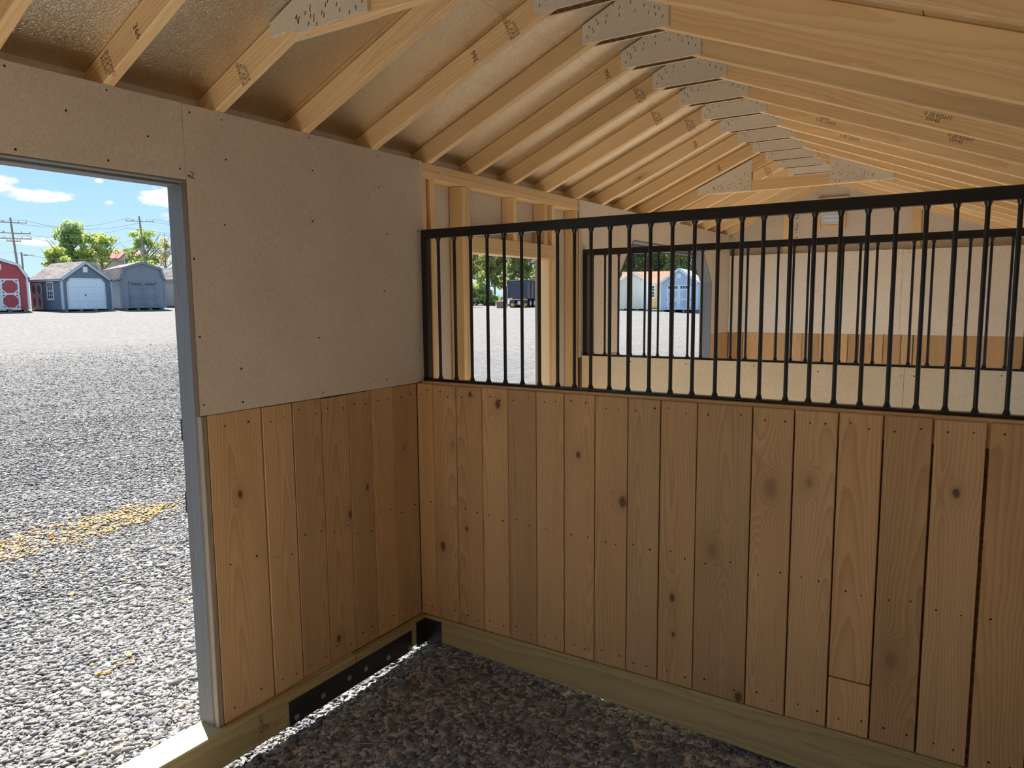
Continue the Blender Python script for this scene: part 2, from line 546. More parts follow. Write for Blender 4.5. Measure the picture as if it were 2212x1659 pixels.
def cyl(bm, p0, p1, r0, r1=None, n=12, mi=0, caps=True):
    p0, p1 = Vector(p0), Vector(p1)
    r1 = r0 if r1 is None else r1
    d = (p1 - p0).normalized()
    u = d.orthogonal().normalized()
    v = d.cross(u)
    A = [bm.verts.new(p0 + (u * math.cos(2 * math.pi * i / n) + v * math.sin(2 * math.pi * i / n)) * r0) for i in range(n)]
    B = [bm.verts.new(p1 + (u * math.cos(2 * math.pi * i / n) + v * math.sin(2 * math.pi * i / n)) * r1) for i in range(n)]
    fs = [bm.faces.new((A[i], A[(i + 1) % n], B[(i + 1) % n], B[i])) for i in range(n)]
    if caps:
        fs += [bm.faces.new(A[::-1]), bm.faces.new(B)]
    for f in fs:
        f.material_index = mi


def lumber(name, base, L, width, thick, mt, parent, X=(1, 0, 0), Z=(0, 0, 1), ch=0.0025, knots=()):
    """a board with its grain along Z; base = centre of its lower end"""
    X, Z = Vector(X).normalized(), Vector(Z).normalized()
    Y = Z.cross(X)
    bm = bmesh.new()
    bx(bm, -width / 2, width / 2, -thick / 2, thick / 2, 0, L, ch)
    o = ob(name, bm_mesh(name, bm, mt), frame(base, X, Y, Z), parent)
    for nm, k in zip(('knot_a', 'knot_b', 'knot_c'), knots):
        o[nm] = [float(v) for v in k]
    return o


def lumber_box(name, x0, x1, y0, y1, z0, z1, mt, parent, along='z', ch=0.0025):
    dx, dy, dz = x1 - x0, y1 - y0, z1 - z0
    cx, cy_, cz = (x0 + x1) / 2, (y0 + y1) / 2, (z0 + z1) / 2
    if along == 'z':
        a, b = ((1, 0, 0), (dx, dy)) if dx >= dy else ((0, 1, 0), (dy, dx))
        return lumber(name, (cx, cy_, z0), dz, b[0], b[1], mt, parent, a, (0, 0, 1), ch)
    if along == 'y':
        a, b = ((1, 0, 0), (dx, dz)) if dx >= dz else ((0, 0, 1), (dz, dx))
        return lumber(name, (cx, y0, cz), dy, b[0], b[1], mt, parent, a, (0, 1, 0), ch)
    a, b = ((0, 1, 0), (dy, dz)) if dy >= dz else ((0, 0, 1), (dz, dy))
    return lumber(name, (x0, cy_, cz), dx, b[0], b[1], mt, parent, a, (1, 0, 0), ch)


def taper(o, fn):
    """move an object's vertices in world space"""
    M = world(o)
    inv = M.inverted()
    for v in o.data.vertices:
        v.co = inv @ fn(M @ v.co)


def sheet(name, x0, x1, y0, y1, z0, z1, mt, parent, ch=0.001):
    bm = bmesh.new()
    bx(bm, x0, x1, y0, y1, z0, z1, ch)
    return ob(name, bm_mesh(name, bm, mt), None, parent)


def discs(name, pts, normal, r, mt, parent, h=0.0012, n=8):
    """small fastener heads: one joined piece"""
    N = Vector(normal)
    bm = bmesh.new()
    for p_ in pts:
        q = Vector(p_)
        rr = r * random.uniform(0.8, 1.2)
        cyl(bm, q - N * 0.002, q + N * h, rr, rr * 0.8, n)
    return tag(ob(name, bm_mesh(name, bm, mt), None, parent), kind='stuff')


# ------------------------------------------------------------------ ground
GZ = -0.125
Y0, YE = -3.66, 5.5


def ground_z(x, y):
    dx, dy = -(x - CAM.x), (y - CAM.y)
    d = np.hypot(dx, dy)
    a = np.degrees(np.arctan2(dy, dx))
    rate = np.interp(a, [-180, -40, 20, 33, 45, 57, 67, 75, 100, 180], [0, 0.025, 0.0264, 0.0264, 0.021, 0.0135, 0.0172, 0.012, 0.0, 0.0])
    rise = np.where(d < 62, np.maximum(d - 4.0, 0), 58 + (d - 62) * 0.6)
    near = 0.018 * np.sin(x * 3.1 + 1.3) * np.sin(y * 2.7 + 0.4) * np.exp(-(d / 9) ** 2)
    return GZ + near + rate * rise


radii = np.concatenate([[0.0], np.geomspace(0.25, 330, 110)])
angs = np.radians(np.arange(0, 360, 2.5))
Rg, Ag = np.meshgrid(radii, angs, indexing='ij')
Xg = CAM.x + Rg * np.cos(Ag)
Yg = CAM.y + Rg * np.sin(Ag)
Zg = ground_z(Xg, Yg)
nv = len(angs)
verts = np.stack([Xg, Yg, Zg], -1).reshape(-1, 3)
faces = []
for i in range(len(radii) - 1):
    for j in range(nv):
        a, b = i * nv + j, i * nv + (j + 1) % nv
        c_, d_ = (i + 1) * nv + (j + 1) % nv, (i + 1) * nv + j
        faces.append((a, d_, c_) if i == 0 else (a, d_, c_, b))
ground = ob('ground', mesh('ground', verts, faces, GRAVG, smooth=True))
tag(ground, kind='structure')


BOUNCE_FLOOR = plain('pale_bounce_floor', (0.58, 0.53, 0.46), rough=0.95, spec=0.05, bumpscale=60, bumps=0.5, vary=0.2)  # pale floor added to bounce sunlight up to the ceiling
nx, ny = 19, 47
gx, gy = np.meshgrid(np.linspace(0.03, 3.6, nx), np.linspace(Y0, YE, ny), indexing='ij')
gz = ground_z(gx, gy) + 0.004
fv = np.stack([gx, gy, gz], -1).reshape(-1, 3)
ff = [(i * ny + j, (i + 1) * ny + j, (i + 1) * ny + j + 1, i * ny + j + 1) for i in range(nx - 1) for j in range(ny - 1)]
tag(ob('floor', mesh('floor', fv, ff, BOUNCE_FLOOR, smooth=True)), kind='structure')


def scatter(name, P, size, mt, flat=0.5, elong=1.0, seed=1, label=None, cat=None, tri=False):
    """many small angular stones as one object"""
    r_ = np.random.default_rng(seed)
    n = len(P)
    cube = np.array([[x, y, z] for x in (-1, 1) for y in (-1, 1) for z in (-1, 1)], float)
    V = cube[None] + r_.uniform(-0.55, 0.55, (n, 8, 3))
    top = cube[:, 2] > 0
    V[:, top, :2] *= r_.uniform(0.45, 0.95, (n, 1, 1))
    s = size * r_.lognormal(0, 0.30, n)
    V *= np.stack([s * elong * r_.uniform(0.7, 1.25, n), s * r_.uniform(0.6, 1.0, n), s * flat * r_.uniform(0.5, 1.1, n)], -1)[:, None, :] * 0.5
    az_, tl, az2 = r_.uniform(0, 2 * np.pi, n), r_.normal(0, 0.30, n), r_.uniform(0, 2 * np.pi, n)
    ca, sa = np.cos(az_), np.sin(az_)
    X, Y, Z = V[..., 0], V[..., 1], V[..., 2]
    ct, st = np.cos(tl)[:, None], np.sin(tl)[:, None]
    Y, Z = Y * ct - Z * st, Y * st + Z * ct
    X, Y = X * ca[:, None] - Y * sa[:, None], X * sa[:, None] + Y * ca[:, None]
    W = np.stack([X, Y, Z], -1) + P[:, None, :]
    q = np.array([(0, 1, 3, 2), (4, 6, 7, 5), (0, 4, 5, 1), (2, 3, 7, 6), (0, 2, 6, 4), (1, 5, 7, 3)])
    Fi = (q[None] + 8 * np.arange(n)[:, None, None]).reshape(-1)
    me = bpy.data.meshes.new(name)
    me.vertices.add(n * 8)
    me.vertices.foreach_set('co', W.reshape(-1).astype(np.float32))
    me.loops.add(n * 24)
    me.loops.foreach_set('vertex_index', Fi.astype(np.int32))
    me.polygons.add(n * 6)
    me.polygons.foreach_set('loop_start', np.arange(0, n * 24, 4, dtype=np.int32))
    me.materials.append(mt)
    me.update(calc_edges=True)
    me.validate()
    o = ob(name, me)
    return tag(o, label, cat, kind='stuff')


def pts(x0, x1, y0, y1, dens, lift=0.0, keep=None):
    n = int((x1 - x0) * (y1 - y0) * dens)
    X = rng.uniform(x0, x1, n)
    Y = rng.uniform(y0, y1, n)
    if keep is not None:
        k = keep(X, Y)
        X, Y = X[k], Y[k]
    return np.stack([X, Y, ground_z(X, Y) + lift + rng.uniform(-0.003, 0.007, len(X))], -1)


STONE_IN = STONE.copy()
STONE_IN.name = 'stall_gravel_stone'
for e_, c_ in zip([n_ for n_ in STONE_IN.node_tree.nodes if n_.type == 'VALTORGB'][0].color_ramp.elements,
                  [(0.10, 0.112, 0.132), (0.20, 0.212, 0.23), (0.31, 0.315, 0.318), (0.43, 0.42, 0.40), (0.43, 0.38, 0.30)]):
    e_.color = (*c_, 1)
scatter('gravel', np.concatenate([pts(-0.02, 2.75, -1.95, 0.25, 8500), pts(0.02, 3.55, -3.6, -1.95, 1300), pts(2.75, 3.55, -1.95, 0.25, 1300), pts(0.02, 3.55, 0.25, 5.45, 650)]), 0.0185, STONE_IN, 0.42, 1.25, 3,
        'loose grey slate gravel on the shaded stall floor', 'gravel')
yard = np.concatenate([
    pts(-2.0, -0.02, -2.6, 0.6, 6500),
    pts(-4.2, -2.0, -2.4, 2.0, 4300, keep=lambda X, Y: Y < 0.2 - X * 0.45),
    pts(-8.5, -4.2, -1.6, 6.2, 2300, keep=lambda X, Y: (Y < 0.6 - X * 0.62) & (Y > -2.1 - X * 0.25)),
    pts(-21.0, -8.5, 0.0, 14.5, 800, keep=lambda X, Y: (Y < 1.0 - X * 0.66) & (Y > -2.4 - X * 0.30) & (rng.random(len(X)) < ((21 + X) / 12.5) ** 1.3)),
])
scatter('gravel', yard, 0.019, STONE, 0.40, 1.25, 5, 'sunlit blue grey gravel of the open yard outside the stall doorway', 'gravel')

cp = []
for cx_, cy0, sx_, sy_, n_ in [(-3.55, -0.52, 0.18, 0.14, 190), (-3.72, -0.2, 0.22, 0.12, 60), (-3.5, 0.05, 0.18, 0.2, 170), (-3.62, 0.4, 0.10, 0.18, 190),
                               (-3.5, 0.63, 0.06, 0.16, 120), (-3.35, 0.3, 0.05, 0.25, 60), (-1.25, -0.95, 0.12, 0.1, 14), (-2.2, -0.6, 0.7, 0.7, 30)]:
    X = rng.normal(cx_, sx_, n_)
    Y = rng.normal(cy0, sy_, n_)
    cp.append(np.stack([X, Y, ground_z(X, Y) + 0.014], -1))
scatter('wood_chips', np.concatenate(cp), 0.016, CHIP, 0.3, 1.4, 9, 'drift of orange wood chips on the gravel yard', 'wood chips')

# a few dry stalks
bm = bmesh.new()
for _ in range(60):
    if _ < 26:
        X, Y = random.uniform(0.05, 1.6), random.uniform(-1.6, -0.1)
    else:
        X, Y = random.uniform(-1.6, -0.3), random.uniform(-1.6, -0.2)
    a = random.uniform(0, 6.28)
    L = random.uniform(0.04, 0.16)
    z0 = float(ground_z(np.array(X), np.array(Y))) + 0.016
    c0 = Vector((X, Y, z0))
    c1 = c0 + Vector((math.cos(a) * L, math.sin(a) * L, random.uniform(0, 0.02)))
    mid = (c0 + c1) / 2 + Vector((random.uniform(-1, 1), random.uniform(-1, 1), 0.5)) * 0.006
    cyl(bm, c0, mid, 0.0009, 0.0009, 5)
    cyl(bm, mid, c1, 0.0009, 0.0006, 5)
tag(ob('straw_stalks', bm_mesh('straw', bm, STRAW)), 'thin dry straw stalks strewn over the gravel', 'straw', kind='stuff')

# ------------------------------------------------------------------ front wall (x = 0)
ZS, ZK, ZW = 0.10, 1.3192, 2.427
front = tag(empty('wall_front'), kind='structure')
# exterior siding, one sheet per stretch
SX0, SX1 = -0.117, -0.105
for y0, y1, z0, z1 in [(-3.78, -3.1, ZS, 2.5), (-3.1, -1.21, 2.165, 2.5), (-1.21, 0.52, ZS, 2.5), (0.52, 1.39, 2.0, 2.5), (1.39, 2.457, ZS, 2.5), (4.86, 5.62, ZS, 2.5)]:
    sheet('siding_sheet', SX0, SX1, y0, y1, z0, z1, SIDEIN, front)
bm = bmesh.new()
prism(bm, [(2.457, 1.905), (2.75, 2.21), (4.565, 2.21), (4.86, 1.905), (4.86, 2.5), (2.457, 2.5)], SX0, SX1, 'x')
ob('siding_sheet', bm_mesh('siding', bm, SIDEIN), None, front)
# interior sheathing boards
sheet('wall_board', -0.012, 0.0, -1.227, 0.081, ZK + 0.001, ZW, PANEL, front)
sheet('wall_board', -0.012, 0.0, -3.1, -1.2285, 2.165, ZW, PANEL, front)
sheet('wall_board', -0.012, 0.0, Y0, -3.1, ZK, ZW, PANEL, front)
sheet('wall_board', -0.012, 0.0, 1.808, 2.457, ZK + 0.001, ZW, PANEL, front)
bm = bmesh.new()
prism(bm, [(2.457, 1.905), (2.75, 2.21), (4.565, 2.21), (4.86, 1.905), (4.86, ZW), (2.457, ZW)], -0.012, 0.0, 'x')
ob('wall_board', bm_mesh('wall_board', bm, PANEL), None, front)
sheet('wall_board', -0.012, 0.0, 4.861, YE, ZK + 0.03, ZW, PANEL, front)
scr = [(-1.62, 2.32), (-1.78, 2.41), (-1.49, 2.41), (-1.36, 2.29), (-1.77, 2.18), (-1.5, 2.19), (-1.25, 2.2), (-1.2, 2.4), (-1.07, 2.4), (-1.06, 2.26), (-0.65, 2.41), (-0.64, 2.28), (-0.24, 2.4), (0.05, 2.4), (-0.24, 2.26), (-1.08, 2.02), (-0.65, 2.07), (-0.19, 2.05), (0.04, 2.08), (-0.22, 1.78), (-0.64, 1.58), (-1.04, 1.48), (-0.22, 1.36), (-0.63, 1.34), (-1.04, 1.35), (-1.21, 1.36), (-1.21, 1.61), (-1.215, 1.89), (0.03, 1.48), (-1.215, 2.18)]
scr += [(yy, zz) for yy in (1.87, 2.15, 2.4) for zz in (1.4, 1.7, 2.0, 2.3)] + [(yy, 2.3) for yy in (2.8, 3.2, 3.6, 4.0, 4.4, 4.8)] + [(yy, zz) for yy in (4.95, 5.4) for zz in (1.5, 1.8, 2.1)]
discs('screw_heads', [(0.0, a, b) for a, b in scr], (1, 0, 0), 0.0045, NAIL, front)

# kick boards of the front wall
wk = [-1.2, -0.955, -0.801, -0.640, -0.480, -0.330, -0.178, -0.0005]
kn = {0: [(0.005, 0.89, 0.011)], 3: [(0.07, 0.66, 0.012), (-0.03, 0.1, 0.012)], 4: [(0.03, 0.76, 0.009)], 6: [(-0.02, 0.9, 0.006)]}
for i in range(7):
    a, b = wk[i], wk[i + 1]
    top = ZK - (0.0 if i != 3 else 0.003) - random.uniform(0, 0.003)
    lumber('plank', (-0.0125 + random.uniform(-0.0015, 0.001), (a + b) / 2, ZS + 0.002), top - ZS - 0.002, b - a - (0.0075, 0.007, 0.006, 0.0035, 0.0035, 0.003, 0.002)[i], 0.025, OAK, front, (0, 1, 0), (0, 0, 1), 0.002, kn.get(i, ()))
sheet('gap_shade_sheet', -0.036, -0.0265, -1.2, 0.06, ZS, ZK, OSBRAW, front)  # dark sheet added behind the planks, stands in for shade in their gaps
nl = []
for i in range(7):
    a, b = wk[i], wk[i + 1]
    for z_ in (ZK - 0.05, 0.70 + random.uniform(-0.04, 0.04), 0.16):
        for t_ in (0.25, 0.75):
            nl.append((0.001, a + (b - a) * (t_ + random.uniform(-0.06, 0.06)), z_ + random.uniform(-0.015, 0.015)))
discs('nail_heads', nl, (1, 0, 0), 0.0036, NAIL, front)
for i, (a, b) in enumerate([(1.86, 2.02), (2.023, 2.18), (2.184, 2.32), (2.323, 2.456), (4.865, 5.02), (5.024, 5.18), (5.183, 5.33), (5.333, 5.498)]):
    lumber('plank', (-0.0125, (a + b) / 2, ZS), (ZK if b < 3 else ZK + 0.028) - ZS, b - a - 0.003, 0.025, OAK, front, (0, 1, 0))
for i in range(4):
    a = -3.66 + i * 0.14
    lumber('plank', (-0.0125, a + 0.07, ZS), ZK - ZS, 0.136, 0.025, OAK, front, (0, 1, 0))
# framing behind the boards and open in the aisle bay
for z_ in (2.351, 2.389):
    lumber_box('top_plate', -0.101, -0.0125, Y0, YE + 0.09, z_, z_ + 0.0375, PINE, front, 'y')
for y0, y1, z0, z1 in [(0.089, 0.127, ZS, 2.35), (0.158, 0.196, ZS, 2.35), (0.433, 0.4705, ZS, 2.35), (0.472, 0.5095, ZS, 2.35),
                       (1.392, 1.430, ZS, 1.998), (1.432, 1.470, ZS, 1.998), (1.770, 1.807, ZS, 2.35),
                       (0.960, 0.998, 2.092, 2.35), (1.335, 1.373, 2.092, 2.35), (1.431, 1.469, 2.092, 2.35)]:
    lumber_box('stud', -0.101, -0.0135, y0, y1, z0, z1, PINE, front, 'z')
lumber_box('header', -0.101, -0.013, 0.5115, 1.47, 1.999, 2.0905, PINE, front, 'y')
lumber_box('header', -0.101, -0.0135, 2.46, 4.86, 2.212, 2.35, PINE, front, 'y')
lumber_box('header', -0.101, -0.0135, -3.1, -1.21, 2.205, 2.35, PINE, front, 'y')
# base timbers under the wall, meeting in a butt joint under the splice plate
lumber_box('sill_beam', -0.109, 0.027, -3.66, -0.512, -0.048, ZS + 0.0005, TREATED, front, 'y', 0.004)
lumber_box('sill_beam', -0.109, 0.027, -0.508, 5.6, -0.036, ZS - 0.004, TREATED, front, 'y', 0.004)
lumber_box('packing_strip', -0.02, 0.012, -0.86, -0.52, ZS, ZS + 0.008, TREATED, front, 'y', 0.001)

# door openings: painted linings
d1 = tag(empty('door_1'), kind='structure')
lumber_box('jamb', -0.118, -0.030, -1.2265, -1.2105, ZS, 2.165, PAINTED, d1, 'z', 0.002)
lumber_box('jamb', -0.118, 0.0, -3.1, -3.084, ZS, 2.165, PAINTED, d1, 'z', 0.002)
lumber_box('casing_strip', -0.029, -0.0255, -1.2245, -1.2085, ZS, 2.165, RAWEDGE, d1, 'z', 0.0005)
lumber_box('board_edge', -0.0252, -0.0005, -1.2235, -1.2008, ZS, ZK - 0.002, RAWEDGE, d1, 'z', 0.002)
lumber_box('board_edge', -0.0252, 0.0004, -1.2295, -1.2275, ZK, 2.164, SHADE_EDGE, d1, 'z', 0.0003)
lumber_box('head', -0.118, -0.045, -3.084, -1.2265, 2.150, 2.166, PAINTED, d1, 'y', 0.002)
lumber_box('head', -0.044, -0.001, -3.084, -1.2265, 2.158, 2.1655, PAINTED, d1, 'y', 0.002)
for z_ in (1.26, 0.98):
    bm = bmesh.new()
    bx(bm, -0.124, -0.118, -1.222, -1.19, z_ - 0.04, z_ + 0.04, 0.002)
    cyl(bm, (-0.1255, -1.219, z_ - 0.042), (-0.1255, -1.219, z_ + 0.042), 0.006, n=10)
    tag(ob('hinge_leaf', bm_mesh('hinge', bm, BLACK), None, d1), 'black steel hinge leaf')
d3 = tag(empty('door_3'), kind='structure')
for y_ in (2.457, 4.844):
    lumber_box('jamb', -0.122, 0.001, y_, y_ + 0.016, ZS, 1.905, PAINTED, d3, 'z', 0.002)
lumber_box('head', -0.122, 0.001, 2.75, 4.565, 2.195, 2.211, PAINTED, d3, 'y', 0.002)
lumber_box('head', -0.135, -0.10, 2.70, 4.60, 2.165, 2.194, PAINTED, d3, 'y', 0.002)
q = Vector((0, 0.293, 0.305)).normalized()
lumber('brace', (-0.0605, 2.463, 1.900), 0.423, 0.122, 0.016, PAINTED, d3, (1, 0, 0), q)
lumber('brace', (-0.0605, 4.854, 1.900), 0.423, 0.122, 0.016, PAINTED, d3, (1, 0, 0), (0, -q.y, q.z))
d2 = tag(empty('door_2'), kind='structure')
lumber_box('jamb_edge', -0.121, -0.1035, 1.388, 1.398, ZS, 2.0, RAWEDGE, d2, 'z', 0.001)
lumber_box('jamb_edge', -0.121, -0.1035, 0.512, 0.522, ZS, 2.0, RAWEDGE, d2, 'z', 0.001)

# splice plate and corner bracket
sp = tag(empty('splice_plate', T(0.0275, -0.52, 0.005)), 'long black steel splice plate bolted along the wall sill', 'steel plate')
bm = bmesh.new()
bx(bm, 0.0272, 0.0335, -0.912, -0.125, -0.044, 0.0605, 0.001)
ob('plate', bm_mesh('plate', bm, PLATE), None, sp)
for y_, z_ in [(-0.879, -0.018), (-0.728, 0.004), (-0.569, 0.013), (-0.46, 0.008), (-0.305, -0.006), (-0.143, -0.026)]:
    bm = bmesh.new()
    cyl(bm, (0.0336, y_, z_), (0.0352, y_, z_), 0.0125, n=14)
    cyl(bm, (0.0352, y_, z_), (0.0415, y_, z_), 0.0085, 0.0078, n=6)
    ob('bolt', bm_mesh('bolt', bm, BOLT), None, sp)
cb = tag(empty('corner_bracket', T(0.03, -0.01, 0.02)), 'black steel angle bracket in the corner where the two sills meet', 'bracket')
bm = bmesh.new()
bx(bm, 0.0275, 0.0325, -0.085, -0.0105, -0.046, 0.085, 0.0008)
bx(bm, 0.0275, 0.135, -0.0155, -0.0105, -0.046, 0.085, 0.0008)
ob('angle_plate', bm_mesh('angle', bm, PLATE), None, cb)
for p0, n_ in [((0.0325, -0.05, 0.06), (1, 0, 0)), ((0.0325, -0.065, -0.02), (1, 0, 0)), ((0.07, -0.0155, 0.055), (0, -1, 0)), ((0.115, -0.0155, 0.06), (0, -1, 0)), ((0.115, -0.0155, -0.025), (0, -1, 0))]:
    bm = bmesh.new()
    q0 = Vector(p0)
    cyl(bm, q0, q0 + Vector(n_) * 0.004, 0.0065, 0.005, 8)
    ob('screw', bm_mesh('screw', bm, PLATE), None, cb)
# little plastic hook left on the plate, latch by the door stud
bm = bmesh.new()
cyl(bm, (-0.0125, 0.2395, 2.392), (-0.004, 0.2395, 2.392), 0.006, n=8)
for i in range(9):
    a0, a1 = math.pi * (0.5 + i * 0.2), math.pi * (0.5 + (i + 1) * 0.2)
    cyl(bm, (-0.006, 0.2395 + 0.007 * math.cos(a0), 2.376 + 0.019 * math.sin(a0)), (-0.006, 0.2395 + 0.007 * math.cos(a1), 2.376 + 0.019 * math.sin(a1)), 0.0025, n=6)
tag(ob('clip', bm_mesh('clip', bm, CLEAR)), 'small clear plastic clip on the top plate above the aisle door', 'clip')
bm = bmesh.new()
bx(bm, -0.0128, -0.008, 0.49, 0.503, 2.045, 2.075, 0.001)
cyl(bm, (-0.008, 0.497, 2.072), (-0.001, 0.51, 2.105), 0.002, n=6)
cyl(bm, (-0.007, 0.4965, 2.045), (-0.007, 0.4965, 2.015), 0.0025, n=6)
tag(ob('door_latch', bm_mesh('latch', bm, BOLT)), 'little metal hook latch on the stud beside the aisle doorway', 'latch')

# ------------------------------------------------------------------ stall partition (y = 0)
px = [0.0005, 0.102, 0.246, 0.400, 0.550, 0.704, 0.849, 1.002, 1.156, 1.303, 1.457, 1.675, 1.829, 1.981, 2.128, 2.281, 2.440, 2.610, 2.765, 2.93, 3.08, 3.24, 3.40, 3.56]
gaps = [0.002, 0.003, 0.003, 0.0035, 0.003, 0.003, 0.004, 0.003, 0.006, 0.0035, 0.005, 0.006, 0.006, 0.006, 0.0075, 0.011, 0.016, 0.008, 0.006, 0.006, 0.006, 0.006, 0.006]
pk = {1: [(0.148, 0.489, 0.016), (0.222, 1.02, -0.009)], 2: [(0.332, 1.279, 0.010), (0.299, 0.604, 0.008)], 3: [(0.492, 1.243, 0.015)],
      6: [(0.919, 1.044, 0.011)], 7: [(1.135, 0.861, 0.017)], 9: [(1.363, 0.481, 0.012), (1.37, 0.32, 0.008)], 10: [(1.527, 0.716, -0.022), (1.648, 0.123, 0.016)],
      11: [(1.748, 1.003, -0.026)], 12: [(1.886, 1.045, -0.014)], 14: [(2.187, 0.425, -0.022)], 15: [(2.354, 1.068, 0.012)]}
part = tag(empty('stall_partition', T(1.6, 0.05, 0)), 'oak kickboard stall divider with a black grille on top, nearest the viewer', 'partition', kind='thing')
nl = []
for i in range(len(px) - 1):
    a, b = px[i], px[i + 1]
    ks = [(x_ - (a + b - gaps[i]) / 2, z_ - ZS, r_) for x_, z_, r_ in pk.get(i, [])]
    yo = 0.0125 + random.uniform(-0.001, 0.002)
    lo = ZS + 0.002
    hi = ZK - random.uniform(0.0, 0.004)
    if i == 13:
        # a short off-cut finishes this board at the bottom
        lumber('plank', ((a + b - gaps[i]) / 2, yo, 0.312), hi - 0.312, b - a - gaps[i], 0.025, OAK, part, (1, 0, 0))
        lumber('plank', ((a + b - gaps[i]) / 2, yo + 0.001, lo), 0.306 - lo, b - a - gaps[i], 0.025, OAK, part, (1, 0, 0))
    else:
        lumber('plank', ((a + b - gaps[i]) / 2, yo, lo), hi - lo, b - a - gaps[i], 0.025, OAK, part, (1, 0, 0), (0, 0, 1), 0.002, ks)
    for z_ in (ZK - 0.045, 0.70 - 0.02 * a, 0.155):
        for t_ in (0.27, 0.73):
            nl.append((a + (b - a) * (t_ + random.uniform(-0.08, 0.08)), -0.0005, z_ + random.uniform(-0.014, 0.014)))
discs('nail_heads', nl, (0, -1, 0), 0.0038, NAIL, part)
# framing and aisle-side boarding of the divider; their tops make the ledge
lumber_box('top_rail', 0.01, 3.56, 0.0262, 0.064, ZK - 0.092, ZK + 0.006, PINE, part, 'x')
lumber_box('top_rail', 0.01, 3.56, 0.0662, 0.104, ZK - 0.092, ZK + 0.0075, PINE, part, 'x')
sheet('gap_shade_sheet', 0.012, 3.56, 0.0268, 0.036, ZS, ZK - 0.094, OSBRAW, part)  # added dark backing that paints shade into the gaps of the divider
lumber_box('middle_rail', 0.03, 3.56, 0.0365, 0.075, 0.66, 0.75, PINE, part, 'x')
o_ = lumber_box('sill_beam', 0.03, 3.56, -0.010, 0.13, -0.052, ZS, TREATED, part, 'x', 0.004)
taper(o_, lambda p_: Vector((p_.x, p_.y, p_.z + (0.028 - (p_.x - 0.03) * 0.038 if p_.z < 0 else 0))))
sheet('back_board', 0.01, 3.56, 0.105, 0.117, ZS, ZK - 0.003, PANEL2, part)


def grille(name, label, yc, x0, x1, xs, zb, zt, r=0.008):
    root = tag(empty(name, T((x0 + x1) / 2, yc, zb)), label, 'grille', 'black bar grilles on the stall dividers')
    h = 0.019
    bm = bmesh.new()
    bx(bm, x0, x1, yc - h, yc + h, zt - 0.044, zt, 0.003)
    ob('top_rail', bm_mesh('top_rail', bm, BLACK), None, root)
    bm = bmesh.new()
    bx(bm, x0, x1, yc - h, yc + h, zb, zb + 0.011, 0.002)
    ob('bottom_rail', bm_mesh('bottom_rail', bm, BLACK), None, root)
    bm = bmesh.new()
    bx(bm, x0, x0 + 0.034, yc - h, yc + h, zb + 0.011, zt - 0.044, 0.003)
    ob('end_post', bm_mesh('end_post', bm, BLACK), None, root)
    discs('screw_heads', [(x0 + 0.017, yc - h, zb + t_) for t_ in (0.1, 0.32, 0.6)], (0, -1, 0), 0.006, BLACK, root, 0.004)
    H = zt - 0.044 - zb - 0.011
    bm = bmesh.new()
    cyl(bm, (0, 0, 0.009), (0, 0, H - 0.009), r, n=12, caps=False)
    cyl(bm, (0, 0, 0), (0, 0, 0.006), r * 1.75, r * 1.5, n=12, caps=False)
    cyl(bm, (0, 0, 0.006), (0, 0, 0.018), r * 1.5, r * 0.99, n=12, caps=False)
    cyl(bm, (0, 0, H - 0.006), (0, 0, H), r * 1.5, r * 1.75, n=12, caps=False)
    cyl(bm, (0, 0, H - 0.018), (0, 0, H - 0.006), r * 0.99, r * 1.5, n=12, caps=False)
    me = bm_mesh('bar', bm, BLACK, True)
    for x_ in xs:
        ob('bar', me, T(x_, yc, zb + 0.011), root)
    return root


bars1 = [0.098, 0.197, 0.295, 0.392, 0.489, 0.585, 0.679, 0.775, 0.861, 0.942, 1.033, 1.121, 1.217, 1.312, 1.405, 1.5, 1.593, 1.675, 1.774, 1.858, 1.947, 2.036, 2.125, 2.217, 2.305, 2.393, 2.482]
bars1 += [2.482 + 0.089 * i for i in range(1, 12)]
grille('stall_grille', 'black steel bar grille standing on the oak kickboard divider', 0.075, 0.001, 3.54, bars1, ZK + 0.008, 2.087)
bars2 = [0.071, 0.166, 0.27, 0.364, 0.464, 0.561, 0.665, 0.769, 0.86, 0.964, 1.054, 1.149, 1.241, 1.334, 1.425, 1.511, 1.606, 1.70, 1.793, 1.881, 1.968, 2.065, 2.16, 2.253, 2.334, 2.43, 2.524, 2.604]
bars2 += [2.604 + 0.092 * i for i in range(1, 10)]
# second divider, boarded with cream sheathing on the aisle side
p2 = tag(empty('stall_partition', T(1.6, 1.87, 0)), 'cream boarded stall divider across the aisle behind the near bars', 'partition', kind='thing')
sheet('wall_board', 0.012, 2.052, 1.818, 1.830, ZS, 1.334, PANEL2, p2)
sheet('wall_board', 2.0535, 3.56, 1.818, 1.830, ZS, 1.334, PANEL2, p2)
discs('screw_heads', [(x_ + random.uniform(-0.02, 0.02), 1.818, z_ + random.uniform(-0.02, 0.02)) for x_ in (0.08, 0.4, 0.8, 1.2, 1.6, 2.02, 2.09, 2.5, 2.9) for z_ in (1.30, 0.98, 0.6)], (0, -1, 0), 0.0045, NAIL, p2)
lumber_box('top_rail', 0.012, 3.56, 1.831, 1.905, 1.24, 1.332, PINE, p2, 'x')
lumber_box('sill_beam', 0.03, 3.56, 1.815, 1.95, -0.05, ZS, TREATED, p2, 'x', 0.004)
for i in range(23):
    lumber('plank', (0.09 + i * 0.152, 1.919, ZS + 0.002), 1.334 - ZS - 0.002, 0.148, 0.025, OAK, p2, (1, 0, 0))
grille('stall_grille', 'black steel bar grille standing on the cream boarded divider across the aisle', 1.87, -0.0, 3.54, bars2, 1.334, 2.085, 0.0075)

